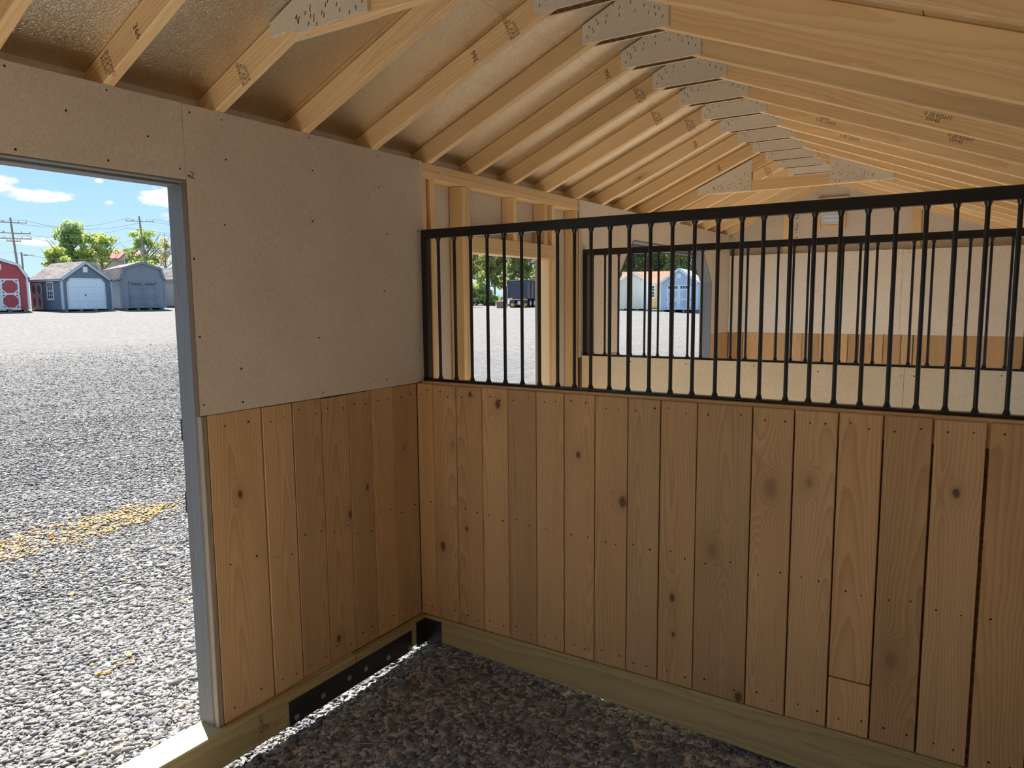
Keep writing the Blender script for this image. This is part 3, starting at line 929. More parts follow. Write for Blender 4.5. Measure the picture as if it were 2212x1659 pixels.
# ------------------------------------------------------------------ end walls and back wall
far = tag(empty('wall_far'), kind='structure')
sheet('wall_board', 0.001, 1.73, YE, YE + 0.012, 1.347, 2.205, GLOSSB, far)
sheet('wall_board', 1.7315, 3.6, YE, YE + 0.012, 1.347, 2.200, GLOSSB, far)
sheet('siding_sheet', -0.104, 3.7, YE + 0.105, YE + 0.117, ZS, 2.43, SIDEIN, far)
SL, SR = 0.44, -0.386
XR = (3.307 - ZW) / (SL - SR)
ZR = ZW + SL * XR


def zb(x):
    return ZW + SL * x if x < XR else 3.307 + SR * x


tz = lambda x: zb(x) + 0.09
for poly in ([(-0.104, 2.43), (0.934, 2.43), (0.934, tz(0.934)), (-0.104, tz(-0.104))],
             [(0.934, 2.43), (1.142, 2.43), (1.142, 2.495), (0.934, 2.495)],
             [(0.934, 2.742), (1.142, 2.742), (1.142, tz(1.142)), (XR, ZR + 0.09), (0.934, tz(0.934))],
             [(1.142, 2.43), (2.45, 2.43), (1.142, tz(1.142))]):
    bm = bmesh.new()
    prism(bm, poly, YE + 0.105, YE + 0.117, 'y')
    ob('siding_sheet', bm_mesh('gable', bm, SIDEIN), None, far)
ek = [0.003, 0.17, 0.345, 0.515, 0.655, 0.80, 0.972, 1.15, 1.255, 1.36, 1.50, 1.593, 1.75, 1.86, 1.986, 2.16, 2.32, 2.48, 2.64, 2.80, 2.95, 3.1, 3.26, 3.42, 3.58]
nl = []
for i in range(len(ek) - 1):
    a, b = ek[i], ek[i + 1]
    lumber('plank', ((a + b) / 2, YE + 0.0125 + random.uniform(0, 0.003), ZS), 1.346 - ZS, b - a - random.choice((0.002, 0.003, 0.011)), 0.025, OAK, far, (1, 0, 0))
    for t_ in (0.25, 0.75):
        nl.append((a + (b - a) * t_, YE + 0.001, 1.30))
discs('nail_heads', nl, (0, -1, 0), 0.004, NAIL, far)
discs('screw_heads', [(x_ + random.uniform(-0.02, 0.02), YE, z_) for x_ in (0.3, 0.58, 1.0, 1.4, 1.7, 1.8, 2.2, 2.6) for z_ in (1.45, 1.75, 2.0, 2.17)], (0, -1, 0), 0.004, NAIL, far)
for x0, x1 in [(0.556, 0.645), (1.785, 1.873), (3.0, 3.09)]:
    lumber_box('stud', x0, x1, YE + 0.066, YE + 0.104, ZS, zb(x0) + 0.06, PINE, far, 'z')
lumber_box('top_plate', 0.0, 3.6, YE + 0.014, YE + 0.064, 2.10, 2.19, PINE, far, 'x')

near = tag(empty('wall_near'), kind='structure')
bm = bmesh.new()
prism(bm, [(-0.117, ZS), (3.7, ZS), (3.7, 1.9), (XR, ZR + 0.09), (-0.117, 2.46)], Y0 - 0.112, Y0 - 0.1, 'y')
ob('siding_sheet', bm_mesh('gable', bm, SIDEIN), None, near)
sheet('wall_board', 0.0, 3.6, Y0 - 0.012, Y0, ZK, 2.2, PANEL, near)
for i in range(23):
    lumber('plank', (0.09 + i * 0.152, Y0 - 0.0125, ZS), ZK - ZS, 0.148, 0.025, OAK, near, (1, 0, 0))
back = tag(empty('wall_back'), kind='structure')
for y0, y1, z0, z1 in [(Y0, -1.7, ZS, 1.95), (-1.7, 0.12, ZS, 1.95), (0.12, 1.72, 1.88, 1.95), (1.72, 3.6, ZS, 1.95), (3.6, YE, ZS, 1.95)]:  # the aisle gap is an unseen doorway added to let in fill light
    sheet('wall_board', 3.60, 3.612, y0 + 0.001, y1 - 0.001, z0, z1, PANEL, back)

# gable vent: white louvres in a wooden picture frame
vent = tag(empty('gable_vent', T(1.03, YE + 0.10, 2.6)), 'small white louvred vent framed in pine strips high in the far gable', 'vent')
vx0, vx1, vz0, vz1 = 0.934, 1.142, 2.495, 2.742
yv = YE + 0.085
bm = bmesh.new()
for a in [(vx0, vx0 + 0.018, vz0, vz1), (vx1 - 0.018, vx1, vz0, vz1), (vx0 + 0.018, vx1 - 0.018, vz0, vz0 + 0.018), (vx0 + 0.018, vx1 - 0.018, vz1 - 0.018, vz1)]:
    bx(bm, a[0], a[1], yv, yv + 0.02, a[2], a[3], 0.002)
ob('vent_frame', bm_mesh('vent_frame', bm, WHITE), None, vent)
bm = bmesh.new()
prism(bm, [(0, 0), (0.022, 0.052), (0.026, 0.052), (0.006, 0.0)], vx0 + 0.018, vx1 - 0.018, 'x')
lou = bm_mesh('louvre', bm, LOUV)
for i in range(5):
    ob('louvre', lou, T(0, yv - 0.004, vz0 + 0.012 + i * 0.043), vent)
for a in [(vx0 - 0.035, vx1 + 0.05, vz1 + 0.002, vz1 + 0.036, 'x'), (vx0 - 0.0, vx1 + 0.0, vz0 - 0.04, vz0 - 0.002, 'x')]:
    lumber_box('frame_strip', a[0], a[1], YE + 0.078, YE + 0.104, a[2], a[3], PINE, vent, 'x', 0.001)
lumber_box('frame_strip', vx1 + 0.003, vx1 + 0.035, YE + 0.066, YE + 0.104, vz0 - 0.045, vz1 + 0.0, PINE, vent, 'z', 0.001)
lumber_box('frame_strip', vx0 - 0.032, vx0 - 0.002, YE + 0.078, YE + 0.104, vz0 - 0.04, vz1 + 0.0, PINE, vent, 'z', 0.001)

# ------------------------------------------------------------------ roof: deck and trusses
DV = 0.097
ceil_ = tag(empty('ceiling'), kind='structure')


def slope_sheet(name, xa, xb, ya, yb, left, mt, parent, th=0.012):
    f = (lambda x: ZW + SL * x + DV + 0.0005) if left else (lambda x: 3.307 + SR * x + DV + 0.0005)
    vs = []
    for y in (ya, yb):
        for x in (xa, xb):
            vs += [(x, y, f(x)), (x, y, f(x) + th)]
    fs = [(0, 2, 6, 4), (1, 5, 7, 3), (0, 1, 3, 2), (4, 6, 7, 5), (0, 4, 5, 1), (2, 3, 7, 6)]
    return ob(name, mesh(name, vs, fs, mt), None, parent)


ys = [-3.9, -1.93, 0.508, 2.946, 5.385, 5.75]
for a, b in zip(ys[:-1], ys[1:]):
    slope_sheet('deck_sheet', 0.7455, XR - 0.002, a + 0.001, b - 0.001, True, DECK, ceil_)
    slope_sheet('deck_sheet', XR + 0.002, 2.2, a + 0.001, b - 0.001, False, DECK, ceil_)
    slope_sheet('deck_sheet', 2.2025, 3.75, a + 0.001, b - 0.001, False, DECK, ceil_)
ys2 = [-3.9, -3.15, -0.71, 1.73, 4.17, 5.75]
for a, b in zip(ys2[:-1], ys2[1:]):
    slope_sheet('deck_sheet', -0.32, 0.7446, a + 0.001, b - 0.001, True, DECK, ceil_)
for xa, xb, lf in ((-0.34, XR, True), (XR, 3.78, False)):
    o_ = slope_sheet('roofing', xa, xb, -3.92, 5.77, lf, SIDEIN, ceil_, 0.03)
    o_.location.z += 0.0135
bm = bmesh.new()
prism(bm, [(XR - 0.25, ZW + SL * (XR - 0.25) + DV + 0.045), (XR, ZR + DV + 0.045), (XR + 0.25, 3.307 + SR * (XR + 0.25) + DV + 0.045), (XR, ZR + DV + 0.08)], -3.9, 5.75, 'y')
ob('ridge_cap', bm_mesh('ridge', bm, SIDEIN), None, ceil_)

thL, thR = math.atan(SL), math.atan(SR)


def rafter_mesh(name, poly, th, yt):
    """poly (x, z) relative to truss origin -> local frame with Z along the slope"""
    Zl = Vector((math.cos(th), 0, math.sin(th)))
    Xl = Vector((-math.sin(th), 0, math.cos(th)))
    o0 = Vector((poly[0][0], 0, poly[0][1]))
    loc = [((Vector((x, 0, z)) - o0).dot(Xl), (Vector((x, 0, z)) - o0).dot(Zl)) for x, z in poly]
    bm = bmesh.new()
    prism(bm, loc, -yt, yt, 'y')
    es = [e for e in bm.edges if abs(e.verts[0].co.y - e.verts[1].co.y) < 1e-6 and abs(e.verts[0].co.z - e.verts[1].co.z) > 0.5]
    bmesh.ops.bevel(bm, geom=es, offset=0.003, segments=1, affect='EDGES')
    return bm_mesh(name, bm, PINE), frame(o0, Xl, Zl.cross(Xl), Zl)


TH = 0.019
XE = 3.72
polyL = [(-0.117, ZW + 0.0005), (0.0, ZW + 0.0005), (XR - 0.0005, ZR), (XR - 0.0005, ZR + DV), (-0.117, ZW - 0.117 * SL + DV)]
polyR = [(XR + 0.0005, ZR), (XE, 3.307 + SR * XE), (XE, 3.307 + SR * XE + DV), (XR + 0.0005, ZR + DV)]
meL, ML = rafter_mesh('rafter', polyL, thL, TH)
meR, MR = rafter_mesh('rafter', polyR, thR, TH)
GX0, GX1, GZB = 0.876, 1.266, 2.830


def gusset_mesh():
    bm = bmesh.new()
    poly = [(GX0, GZB), (GX1, GZB), (GX1, zb(GX1) + DV - 0.004), (XR, ZR + DV - 0.004), (GX0, zb(GX0) + DV - 0.004)]
    vs = prism(bm, poly, -0.0055, 0.0055, 'y')
    for f in bm.faces:
        n = f.calc_center_median()
        f.material_index = 0 if abs(n.y) > 0.005 else 1
    return poly, bm


_, bm = gusset_mesh()
me_g = bm_mesh('gusset', bm, [GUSS, PANEL])
_, bm = gusset_mesh()
me_gb = bm_mesh('gusset', bm, [OSBRAW, PANEL])


def staples(quad_pts, seed):
    random.seed(seed)
    bm = bmesh.new()
    for x, z in quad_pts:
        a = random.choice((0.1, 0.25, -0.1, 0.6)) + random.uniform(-0.2, 0.2)
        M = Matrix.Translation((x, 0, z)) @ Matrix.Rotation(a, 4, 'Y')
        bx(bm, -0.0012, 0.0012, -0.0008, 0.0008, -0.0065, 0.0065, 0, 0, M)
    return bm_mesh('staples', bm, NAIL)


gst = [(0.90, 2.855), (0.93, 2.872), (0.925, 2.885), (0.952, 2.90), (0.988, 2.90), (0.992, 2.925), (0.944, 2.915), (1.05, 2.945), (1.05, 2.915), (1.10, 2.955), (1.12, 2.918), (1.16, 2.93), (1.18, 2.90), (1.205, 2.915), (1.21, 2.885), (1.225, 2.905), (1.24, 2.87), (1.02, 2.965), (0.91, 2.895)]
me_st = staples(gst, 4)
tie_st = [(random.uniform(0.45, 0.75), random.uniform(2.615, 2.76)) for _ in range(60)]
tie_st = [(x, z) for x, z in tie_st if z < zb(x) + 0.03][:34]
me_tst = staples(tie_st, 8)
TZ0, TZ1 = 2.604, 2.692
me_tieL = me_tieR = None


def tie_plate(mirror, rough):
    """triangular plate between rafter and collar tie"""
    n = 26 if rough else 1
    xa, xb = 0.325, 0.768
    low = []
    random.seed(5)
    for i in range(n + 1):
        x = xb + (xa - xb) * i / n
        low.append((x, TZ0 + 0.004 + (random.uniform(-0.004, 0.007) + (0.012 if i > n * 0.8 else 0) if rough else 0)))
    poly = [(xa, zb(xa) + DV - 0.006), (xb, zb(xb) + DV - 0.006)] + low
    if mirror:
        poly = [(2 * XR - x, z) for x, z in poly]
        poly = [(x, min(z, zb(x) + DV - 0.006)) if z > 2.66 else (x, z) for x, z in poly]
    bm = bmesh.new()
    prism(bm, poly, -0.0055, 0.0055, 'y')
    return bm_mesh('tie_plate', bm, GUSS)


SP = 0.4064
YT0 = 0.126
ords = {-2: 'first', -1: 'second', 0: 'third', 1: 'fourth', 2: 'fifth', 3: 'sixth', 4: 'seventh', 5: 'eighth', 6: 'ninth', 7: 'tenth'}
ordf = {9: 'first', 10: 'second', 11: 'third', 12: 'fourth', 13: 'fifth'}


def truss(k):
    y = YT0 + SP * k + TH + (0.068 if k == -5 else 0.0)
    if k == -3:
        lab = 'near spruce roof truss with collar tie and ragged grey plate above the doorway'
    elif k == 8:
        lab = 'far spruce roof truss with collar tie and two smooth triangular grey plates'
    elif k == 13:
        lab = 'spruce roof truss hard against the far gable wall'
    elif k > 8:
        lab = 'spruce roof truss with grey ridge plate, %s beyond the far collar-tied truss' % ordf[k]
    elif k > -3:
        lab = 'spruce roof truss with grey ridge plate, %s beyond the near collar-tied truss' % ords[k]
    else:
        lab = 'spruce roof truss with grey ridge plate, %s before the near collar-tied truss' % {-4: 'first', -5: 'second', -6: 'third', -7: 'fourth'}[k]
    root = tag(empty('roof_truss', T(0, y, ZW)), lab, 'roof truss', 'spruce roof trusses')
    B = T(0, y, 0)
    rl = ob('rafter', meL, B @ ML, root)
    rr = ob('rafter', meR, B @ MR, root)
    if k != 13:
        gm = ob('gusset', me_g, T(0, y - TH - 0.0058, 0), root)
        ob('gusset', me_gb, T(0, y + TH + 0.0058, 0), root)
        tag(ob('staples', me_st, T(0, y - TH - 0.0115, 0), gm), kind='stuff')
    if k in (-3, 8):
        lumber_box('collar_tie', 0.47, 2 * XR - 0.44, y - TH + 0.001, y + TH - 0.001, TZ0, TZ1 - 0.001, PINE, root, 'x')
        for mir in (False, True):
            tp = ob('tie_plate', tie_plate(mir, k == -3), T(0, y - TH - 0.0058, 0), root)
            Ms = T(0, y - TH - 0.0115, 0) @ (Matrix.Translation((2 * XR, 0, 0)) @ Matrix.Scale(-1, 4, (1, 0, 0)) if mir else Matrix.Identity(4))
            tag(ob('staples', me_tst, Ms, tp), kind='stuff')
            tp2 = ob('tie_plate', tie_plate(mir, False), T(0, y + TH + 0.0058, 0), root)
    return root, rl, rr


random.seed(11)
TR = {k: truss(k) for k in range(-6, 14)}


# ---- ink marks on the lumber
def text_mesh(body, size):
    cu = bpy.data.curves.new('ink', 'FONT')
    cu.body = body
    cu.size = size
    cu.align_x = 'LEFT'
    cu.space_line = 0.8
    cu.resolution_u = 2
    to = bpy.data.objects.new('ink_tmp', cu)
    COL.objects.link(to)
    dg = bpy.context.evaluated_depsgraph_get()
    me = bpy.data.meshes.new_from_object(to.evaluated_get(dg))
    bpy.data.objects.remove(to)
    bpy.data.curves.remove(cu)
    me.materials.clear()
    me.materials.append(INK)
    co = np.empty(len(me.vertices) * 3)
    me.vertices.foreach_get('co', co)
    co = co.reshape(-1, 3)
    c0 = (co.max(0) + co.min(0)) / 2
    me.transform(Matrix.Translation(-Vector(c0)))
    return me


T366 = text_mesh('366', 0.034)
TSTD = text_mesh('JR STAND\nS-P-F  19\nKD-HT', 0.021)
TKD = text_mesh('KDHT 2E II\n      SW45', 0.024)
TSW = text_mesh('II 2E KDHT\n  SW45', 0.024)


def mark(k, side, me, x, z, read, M=None):
    """put an ink mark on the near face of a rafter; read: 'up' reads from lower to upper edge, 'down' the other way, 'along'/'back' along the slope"""
    root, rl, rr = TR[k]
    th = thL if side == 'L' else thR
    s = Vector((math.cos(th), 0, math.sin(th)))
    n = Vector((-math.sin(th), 0, math.cos(th)))
    X, Y = {'up': (n, -s), 'down': (-n, s), 'along': (s, n), 'back': (-s, -n)}[read]
    y = YT0 + SP * k - 0.0006
    o = ob('ink_mark', me, frame((x, y, z), X, Y, X.cross(Y)), rl if side == 'L' else rr)
    return o


mark(-4, 'L', T366, 0.205, 2.545, 'down')
mark(-4, 'L', TSTD, 0.035, 2.475, 'down')
mark(-3, 'L', TSTD, 0.165, 2.535, 'up')
mark(-1, 'L', T366, 0.584, 2.727, 'up')
mark(-1, 'L', TSTD, 0.765, 2.805, 'up')
mark(1, 'L', T366, 0.80, 2.82, 'up')
mark(2, 'L', TSTD, 0.80, 2.82, 'up')
mark(3, 'L', TSTD, 0.74, 2.79, 'up')
mark(4, 'L', TSTD, 0.80, 2.82, 'up')
mark(5, 'L', T366, 0.70, 2.775, 'up')
mark(7, 'L', T366, 0.62, 2.74, 'up')
mark(8, 'L', T366, 0.70, 2.775, 'up')
mark(9, 'L', TSTD, 0.80, 2.82, 'up')
mark(2, 'R', TSW, 2.19, 2.505, 'along')
mark(3, 'R', TSW, 2.27, 2.475, 'along')
mark(4, 'R', TKD, 1.60, 2.735, 'back')
mark(5, 'R', TKD, 1.67, 2.71, 'back')
mark(9, 'R', TKD, 1.75, 2.68, 'back')
GABT = text_mesh('51 A  770  17501  1 0.21  70 75 20', 0.05)
for x_, z_ in ((0.685, 2.42), (1.915, 2.36)):
    ob('ink_mark', GABT, frame((x_, YE + 0.1042, z_), (0, 0, -1), (1, 0, 0), (0, -1, 0)), far)
TWO = text_mesh('2', 0.036)
ob('ink_mark', TWO, frame((0.0006, -1.203, 2.185), (0, 1, 0), (0, 0, 1), (1, 0, 0)), front)
SILLT = text_mesh('KDAT\n2E', 0.03)
ob('ink_mark', SILLT, frame((0.0276, -1.04, 0.04), (0, 0, 1), (0, -1, 0), (1, 0, 0)), front)

# ------------------------------------------------------------------ the yard: sheds
W_GREYROOF = shingle_mat('grey_shingles', (0.10, 0.097, 0.105), (0.22, 0.212, 0.22))
W_BROWNROOF = shingle_mat('brown_shingles', (0.30, 0.185, 0.13), (0.42, 0.27, 0.19))
W_PALEROOF = shingle_mat('pale_shingles', (0.34, 0.34, 0.36), (0.50, 0.50, 0.52))


def ray(u, v):
    return rt2 * ((u - 1106) / F_PX) + dn2 * ((v - 829.5) / F_PX) + fw


def z_at(u, v, D):
    r_ = ray(u, v)
    return CAM.z + r_.z * D / math.hypot(r_.x, r_.y)


def spot(u, D):
    r_ = ray(u, 655)
    h = math.hypot(r_.x, r_.y)
    x, y = CAM.x + r_.x / h * D, CAM.y + r_.y / h * D
    return Vector((x, y, float(ground_z(np.array(x), np.array(y))))), Vector((r_.x / h, r_.y / h, 0))


def shed_frame(u, D, yaw):
    """origin at the near left front corner; local x along the gable front to the right, y backwards"""
    o, d = spot(u, D)
    rgt = Vector((d.y, -d.x, 0))
    c_, s_ = math.cos(math.radians(yaw)), math.sin(math.radians(yaw))
    X = rgt * c_ + d * s_
    Y = d * c_ - rgt * s_
    return frame(o, X, Y, (0, 0, 1))


def shed(name, label, M, w, L, prof, wallm, roofm, trimm, base=0.12, over=0.12, trim_t=0.09):
    """prof: list of (x, z) of the gable outline from left eave over the ridge to right eave"""
    root = tag(empty(name, M), label, 'shed', 'garden sheds across the yard')
    LM = lambda A: M @ A
    bm = bmesh.new()
    poly = [(0, base)] + [(x, z) for x, z in prof] + [(w, base)]
    prism(bm, poly, 0, L, 'y')
    ob('walls', bm_mesh('walls', bm, wallm), M, root)
    bm = bmesh.new()
    for (xa, za), (xb, zb_) in zip(prof[:-1], prof[1:]):
        dx, dz = xb - xa, zb_ - za
        l_ = math.hypot(dx, dz)
        nx, nz = -dz / l_, dx / l_
        ea = 0.14 if (xa, za) == prof[0] else 0.0
        eb = 0.14 if (xb, zb_) == prof[-1] else 0.0
        A = (xa - dx / l_ * ea, za - dz / l_ * ea)
        B = (xb + dx / l_ * eb, zb_ + dz / l_ * eb)
        prism(bm, [A, B, (B[0] + nx * 0.07, B[1] + nz * 0.07), (A[0] + nx * 0.07, A[1] + nz * 0.07)], -over, L + over, 'y')
    ob('roof', bm_mesh('roof', bm, roofm), M, root)
    bm = bmesh.new()
    for (xa, za), (xb, zb_) in zip(prof[:-1], prof[1:]):
        dx, dz = xb - xa, zb_ - za
        l_ = math.hypot(dx, dz)
        nx, nz = -dz / l_, dx / l_
        prism(bm, [(xa - nx * trim_t, za - nz * trim_t), (xb - nx * trim_t, zb_ - nz * trim_t), (xb + nx * 0.05, zb_ + nz * 0.05), (xa + nx * 0.05, za + nz * 0.05)], -over - 0.02, -over, 'y')
    for x_ in (0.0, w - trim_t):
        bx(bm, x_ - 0.015, x_ + trim_t + 0.015, -0.025, 0.0, base, prof[0][1])
    bx(bm, -0.02, 0.0, -0.02, trim_t, base, prof[0][1])
    bx(bm, -0.14, -0.12, -over, L + over, prof[0][1] - 0.12, prof[0][1] + 0.03)
    ob('trim', bm_mesh('trim', bm, trimm), M, root)
    for i in range(4):
        bm = bmesh.new()
        x_ = 0.15 + (w - 0.5) * i / 3
        bx(bm, x_, x_ + 0.2, 0.05, L - 0.05, -0.1, base)
        ob('skid', bm_mesh('skid', bm, POLEW), M, root)
    return root


def gvent(root, M, x, z, s, mt, frm):
    bm = bmesh.new()
    bx(bm, x - s, x + s, -0.03, -0.002, z - s * 1.2, z + s * 1.2)
    v_ = ob('gable_vent', bm_mesh('vent', bm, frm), M, root)
    bm = bmesh.new()
    bx(bm, x - s * 0.65, x + s * 0.65, -0.036, -0.03, z - s * 0.8, z + s * 0.8)
    ob('louvre_panel', bm_mesh('louvre', bm, mt), M, v_)


def xdoor(root, M, x0, x1, z0, z1, wallm, trimm, lights=False, y=-0.01, gl=None):
    """double door with chamfer-cornered trim panels"""
    xm = (x0 + x1) / 2
    t = 0.1
    for a, b in ((x0, xm - 0.006), (xm + 0.006, x1)):
        bm = bmesh.new()
        bx(bm, a, b, y - 0.02, y, z0, z1)
        lf = ob('door_leaf', bm_mesh('leaf', bm, wallm), M, root)
        bm = bmesh.new()
        ztop = z1 - (0.36 if lights else 0)
        zm = (z0 + ztop) / 2
        for c0, c1, e0, e1 in [(a, a + t, z0, z1), (b - t, b, z0, z1), (a + t, b - t, z0, z0 + t), (a + t, b - t, z1 - t, z1), (a + t, b - t, zm - t / 2, zm + t / 2)] + ([(a + t, b - t, ztop - t / 2, ztop + t / 2)] if lights else []):
            bx(bm, c0, c1, y - 0.045, y - 0.02, e0, e1)
        q_ = 0.24
        for zz0, zz1 in ((z0 + t, zm - t / 2), (zm + t / 2, (ztop - t / 2) if lights else z1 - t)):
            for cx_, sx_ in ((a + t, 1), (b - t, -1)):
                for cz_, sz_ in ((zz0, 1), (zz1, -1)):
                    pl = [(cx_, cz_ + sz_ * q_ * 0.62), (cx_, cz_ + sz_ * q_), (cx_ + sx_ * q_, cz_), (cx_ + sx_ * q_ * 0.62, cz_)]
                    prism(bm, pl, y - 0.044, y - 0.02, 'y')
        ob('door_trim', bm_mesh('door_trim', bm, trimm), M, lf)
        if lights:
            bm = bmesh.new()
            bx(bm, a + t, b - t, y - 0.03, y - 0.021, ztop + t / 2, z1 - t)
            wn = ob('light_pane', bm_mesh('pane', bm, GLASS), M, lf)
            bm = bmesh.new()
            for i in range(1, 4):
                xx = a + t + (b - a - 2 * t) * i / 4
                bx(bm, xx - 0.012, xx + 0.012, y - 0.04, y - 0.03, ztop + t / 2, z1 - t)
            ob('muntin', bm_mesh('muntin', bm, trimm), M, lf)
        bm = bmesh.new()
        hx = a + 0.02 if a == x0 else b - 0.02
        for zz in (z0 + 0.12, zm, z1 - 0.08):
            bx(bm, hx - 0.035, hx + 0.035, y - 0.055, y - 0.045, zz - 0.03, zz + 0.03)
        ob('hinge', bm_mesh('hinge', bm, BLACK), M, lf)


# red gambrel barn shed, cut by the frame
RED = siding_mat('red_siding', (0.46, 0.085, 0.085))
Mr = shed_frame(-61, 57, 0)
s = shed('red_barn_shed', 'red barn-style shed with white trimmed double doors at the left edge of the yard', Mr, 3.05, 3.0,
         [(0, 2.18), (0.45, 3.0), (1.525, 3.36), (2.60, 3.0), (3.05, 2.18)], RED, W_GREYROOF, WHITEP)
xdoor(s, Mr, 0.50, 2.55, 0.16, 2.10, RED, WHITEP)
gvent(s, Mr, 1.525, 2.85, 0.15, WHITE, WHITEP)

# blue-grey garage shed with white overhead door
NAVY = siding_mat('blue_grey_siding', (0.165, 0.21, 0.265), 0.25)
M = shed_frame(135, 56, 25)
s = shed('garage_shed', 'blue grey gabled shed with a white overhead garage door', M, 3.3, 4.3,
         [(0, 2.10), (1.575, 3.24), (3.15, 2.10)], NAVY, W_GREYROOF, plain('pale_grey_trim', (0.52, 0.57, 0.63), 0.6))
gvent(s, M, 1.575, 2.75, 0.15, WHITE, WHITEP)
gd0, gd1, gz = 0.44, 2.71, 2.10
ch = 0.24
bm = bmesh.new()
outer = [(gd0 - 0.11, 0.13), (gd0 - 0.11, gz - ch), (gd0 - 0.11 + ch, gz + 0.08), (gd1 + 0.11 - ch, gz + 0.08), (gd1 + 0.11, gz - ch), (gd1 + 0.11, 0.13)]
prism(bm, outer, -0.02, -0.004, 'y')
ob('door_casing', bm_mesh('casing', bm, plain('cream_trim', (0.70, 0.70, 0.64), 0.6)), M, s)
GDM = plain('white_garage_door', (0.74, 0.80, 0.86), 0.5)
for r_ in range(4):
    z0 = 0.16 + r_ * 0.47
    bm = bmesh.new()
    if r_ < 3:
        bx(bm, gd0, gd1, -0.05, -0.02, z0, z0 + 0.463, 0.006)
    else:
        prism(bm, [(gd0, z0), (gd0, gz - ch), (gd0 + ch * 0.85, gz - 0.03), (gd1 - ch * 0.85, gz - 0.03), (gd1, gz - ch), (gd1, z0)], -0.05, -0.02, 'y')
    sec = ob('garage_door_section', bm_mesh('section', bm, GDM), M, s)
    if r_ < 3:
        for c_ in range(4):
            xa = gd0 + 0.07 + c_ * 0.54
            bm = bmesh.new()
            bx(bm, xa, xa + 0.45, -0.058, -0.05, z0 + 0.09, z0 + 0.39, 0.007)
            ob('raised_panel', bm_mesh('panel', bm, GDM), M, sec)
bm = bmesh.new()
bx(bm, 1.44, 1.51, -0.075, -0.05, 1.0, 1.12, 0.01)
ob('door_handle', bm_mesh('handle', bm, BLACK), M, s)
# window and side door in its long left wall
bm = bmesh.new()
for a in [(1.05, 1.12, 0.75, 1.95), (1.83, 1.90, 0.75, 1.95), (1.12, 1.83, 1.87, 1.95), (1.12, 1.83, 0.75, 0.85), (1.12, 1.83, 1.32, 1.39)]:
    bx(bm, -0.04, 0.0, a[0], a[1], a[2], a[3])
for yy in (1.357, 1.593):
    bx(bm, -0.035, -0.012, yy - 0.012, yy + 0.012, 0.85, 1.87)
for zz in (1.08, 1.63):
    bx(bm, -0.035, -0.012, 1.12, 1.83, zz - 0.012, zz + 0.012)
wn = ob('window', bm_mesh('window', bm, WHITEP), M, s)
bm = bmesh.new()
bx(bm, -0.012, -0.001, 1.12, 1.83, 0.85, 1.87)
ob('pane', bm_mesh('pane', bm, GLASS), M, wn)
Ms = M @ frame((0, 4.2, 0), (0, -1, 0), (1, 0, 0), (0, 0, 1))
xdoor(s, Ms, 0.1, 1.6, 0.14, 1.95, NAVY, plain('cream_door_trim', (0.62, 0.60, 0.56), 0.6))

# all-grey gambrel shed
GREY = siding_mat('grey_siding', (0.225, 0.25, 0.29), 0.22)
GREYT = plain('grey_trim', (0.21, 0.23, 0.27), 0.6)
M = shed_frame(264, 57, 13)
s = shed('gambrel_shed', 'grey gambrel-roofed shed with grey double doors', M, 2.84, 6.2,
         [(0, 2.17), (0.18, 2.87), (1.39, 3.28), (2.60, 2.87), (2.78, 2.17)], GREY, W_GREYROOF, GREYT)
xdoor(s, M, 0.5, 2.28, 0.16, 1.98, GREY, GREYT, lights=True)
gvent(s, M, 1.39, 2.78, 0.12, GREYT, GREYT)

# pale shed beyond the door jamb
CREAM = siding_mat('cream_siding', (0.56, 0.54, 0.50), 0.3)
M = shed_frame(425, 62, 60)
s = shed('pale_shed', 'pale cream shed with grey roof just outside the door jamb', M, 3.4, 5.0,
         [(0, 2.15), (1.7, 3.1), (3.4, 2.15)], CREAM, W_GREYROOF, CREAM)

# right hand group seen through the far stall door
BEIGE = siding_mat('beige_siding', (0.74, 0.70, 0.60), 0.3)
M = shed_frame(1334, 60, 4)
s = shed('beige_shed', 'plain beige gabled shed seen through the far stall doorway', M, 2.45, 3.6,
         [(0, 2.35), (1.22, 3.0), (2.45, 2.35)], BEIGE, W_BROWNROOF, WHITEP)
YEL = siding_mat('yellow_siding', (0.72, 0.52, 0.22), 0.3)
M = shed_frame(1446, 67, 90)
s = shed('yellow_shed', 'yellow shed with brown roof between the beige and blue sheds', M, 3.4, 4.2,
         [(0, 2.25), (1.7, 3.35), (3.4, 2.25)], YEL, W_BROWNROOF, WHITEP)
Y0w = 1.25
bm = bmesh.new()
for a in [(0.0, 0.09, 0.95, 2.15), (0.55, 0.64, 0.95, 2.15), (0.09, 0.55, 2.05, 2.15), (0.09, 0.55, 0.95, 1.06), (0.09, 0.55, 1.55, 1.62)]:
    bx(bm, -0.05, -0.003, Y0w + a[0], Y0w + a[1], a[2], a[3])
for zz in (1.3, 1.83):
    bx(bm, -0.045, -0.021, Y0w + 0.09, Y0w + 0.55, zz - 0.015, zz + 0.015)
wn = ob('window', bm_mesh('window', bm, WHITEP), M, s)
bm = bmesh.new()
bx(bm, -0.02, -0.003, Y0w + 0.09, Y0w + 0.55, 1.06, 2.05)
ob('pane', bm_mesh('pane', bm, GLASS), M, wn)
bm = bmesh.new()
bx(bm, -0.04, -0.003, Y0w + 0.68, Y0w + 0.98, 0.95, 2.15)
ob('shutter', bm_mesh('shutter', bm, plain('teal_shutter', (0.18, 0.42, 0.38), 0.6)), M, s)
LBL = siding_mat('light_blue_siding', (0.47, 0.56, 0.67), 0.3)
LBT = plain('pale_blue_trim', (0.70, 0.80, 0.88), 0.6)
M = shed_frame(1425, 58, -12)
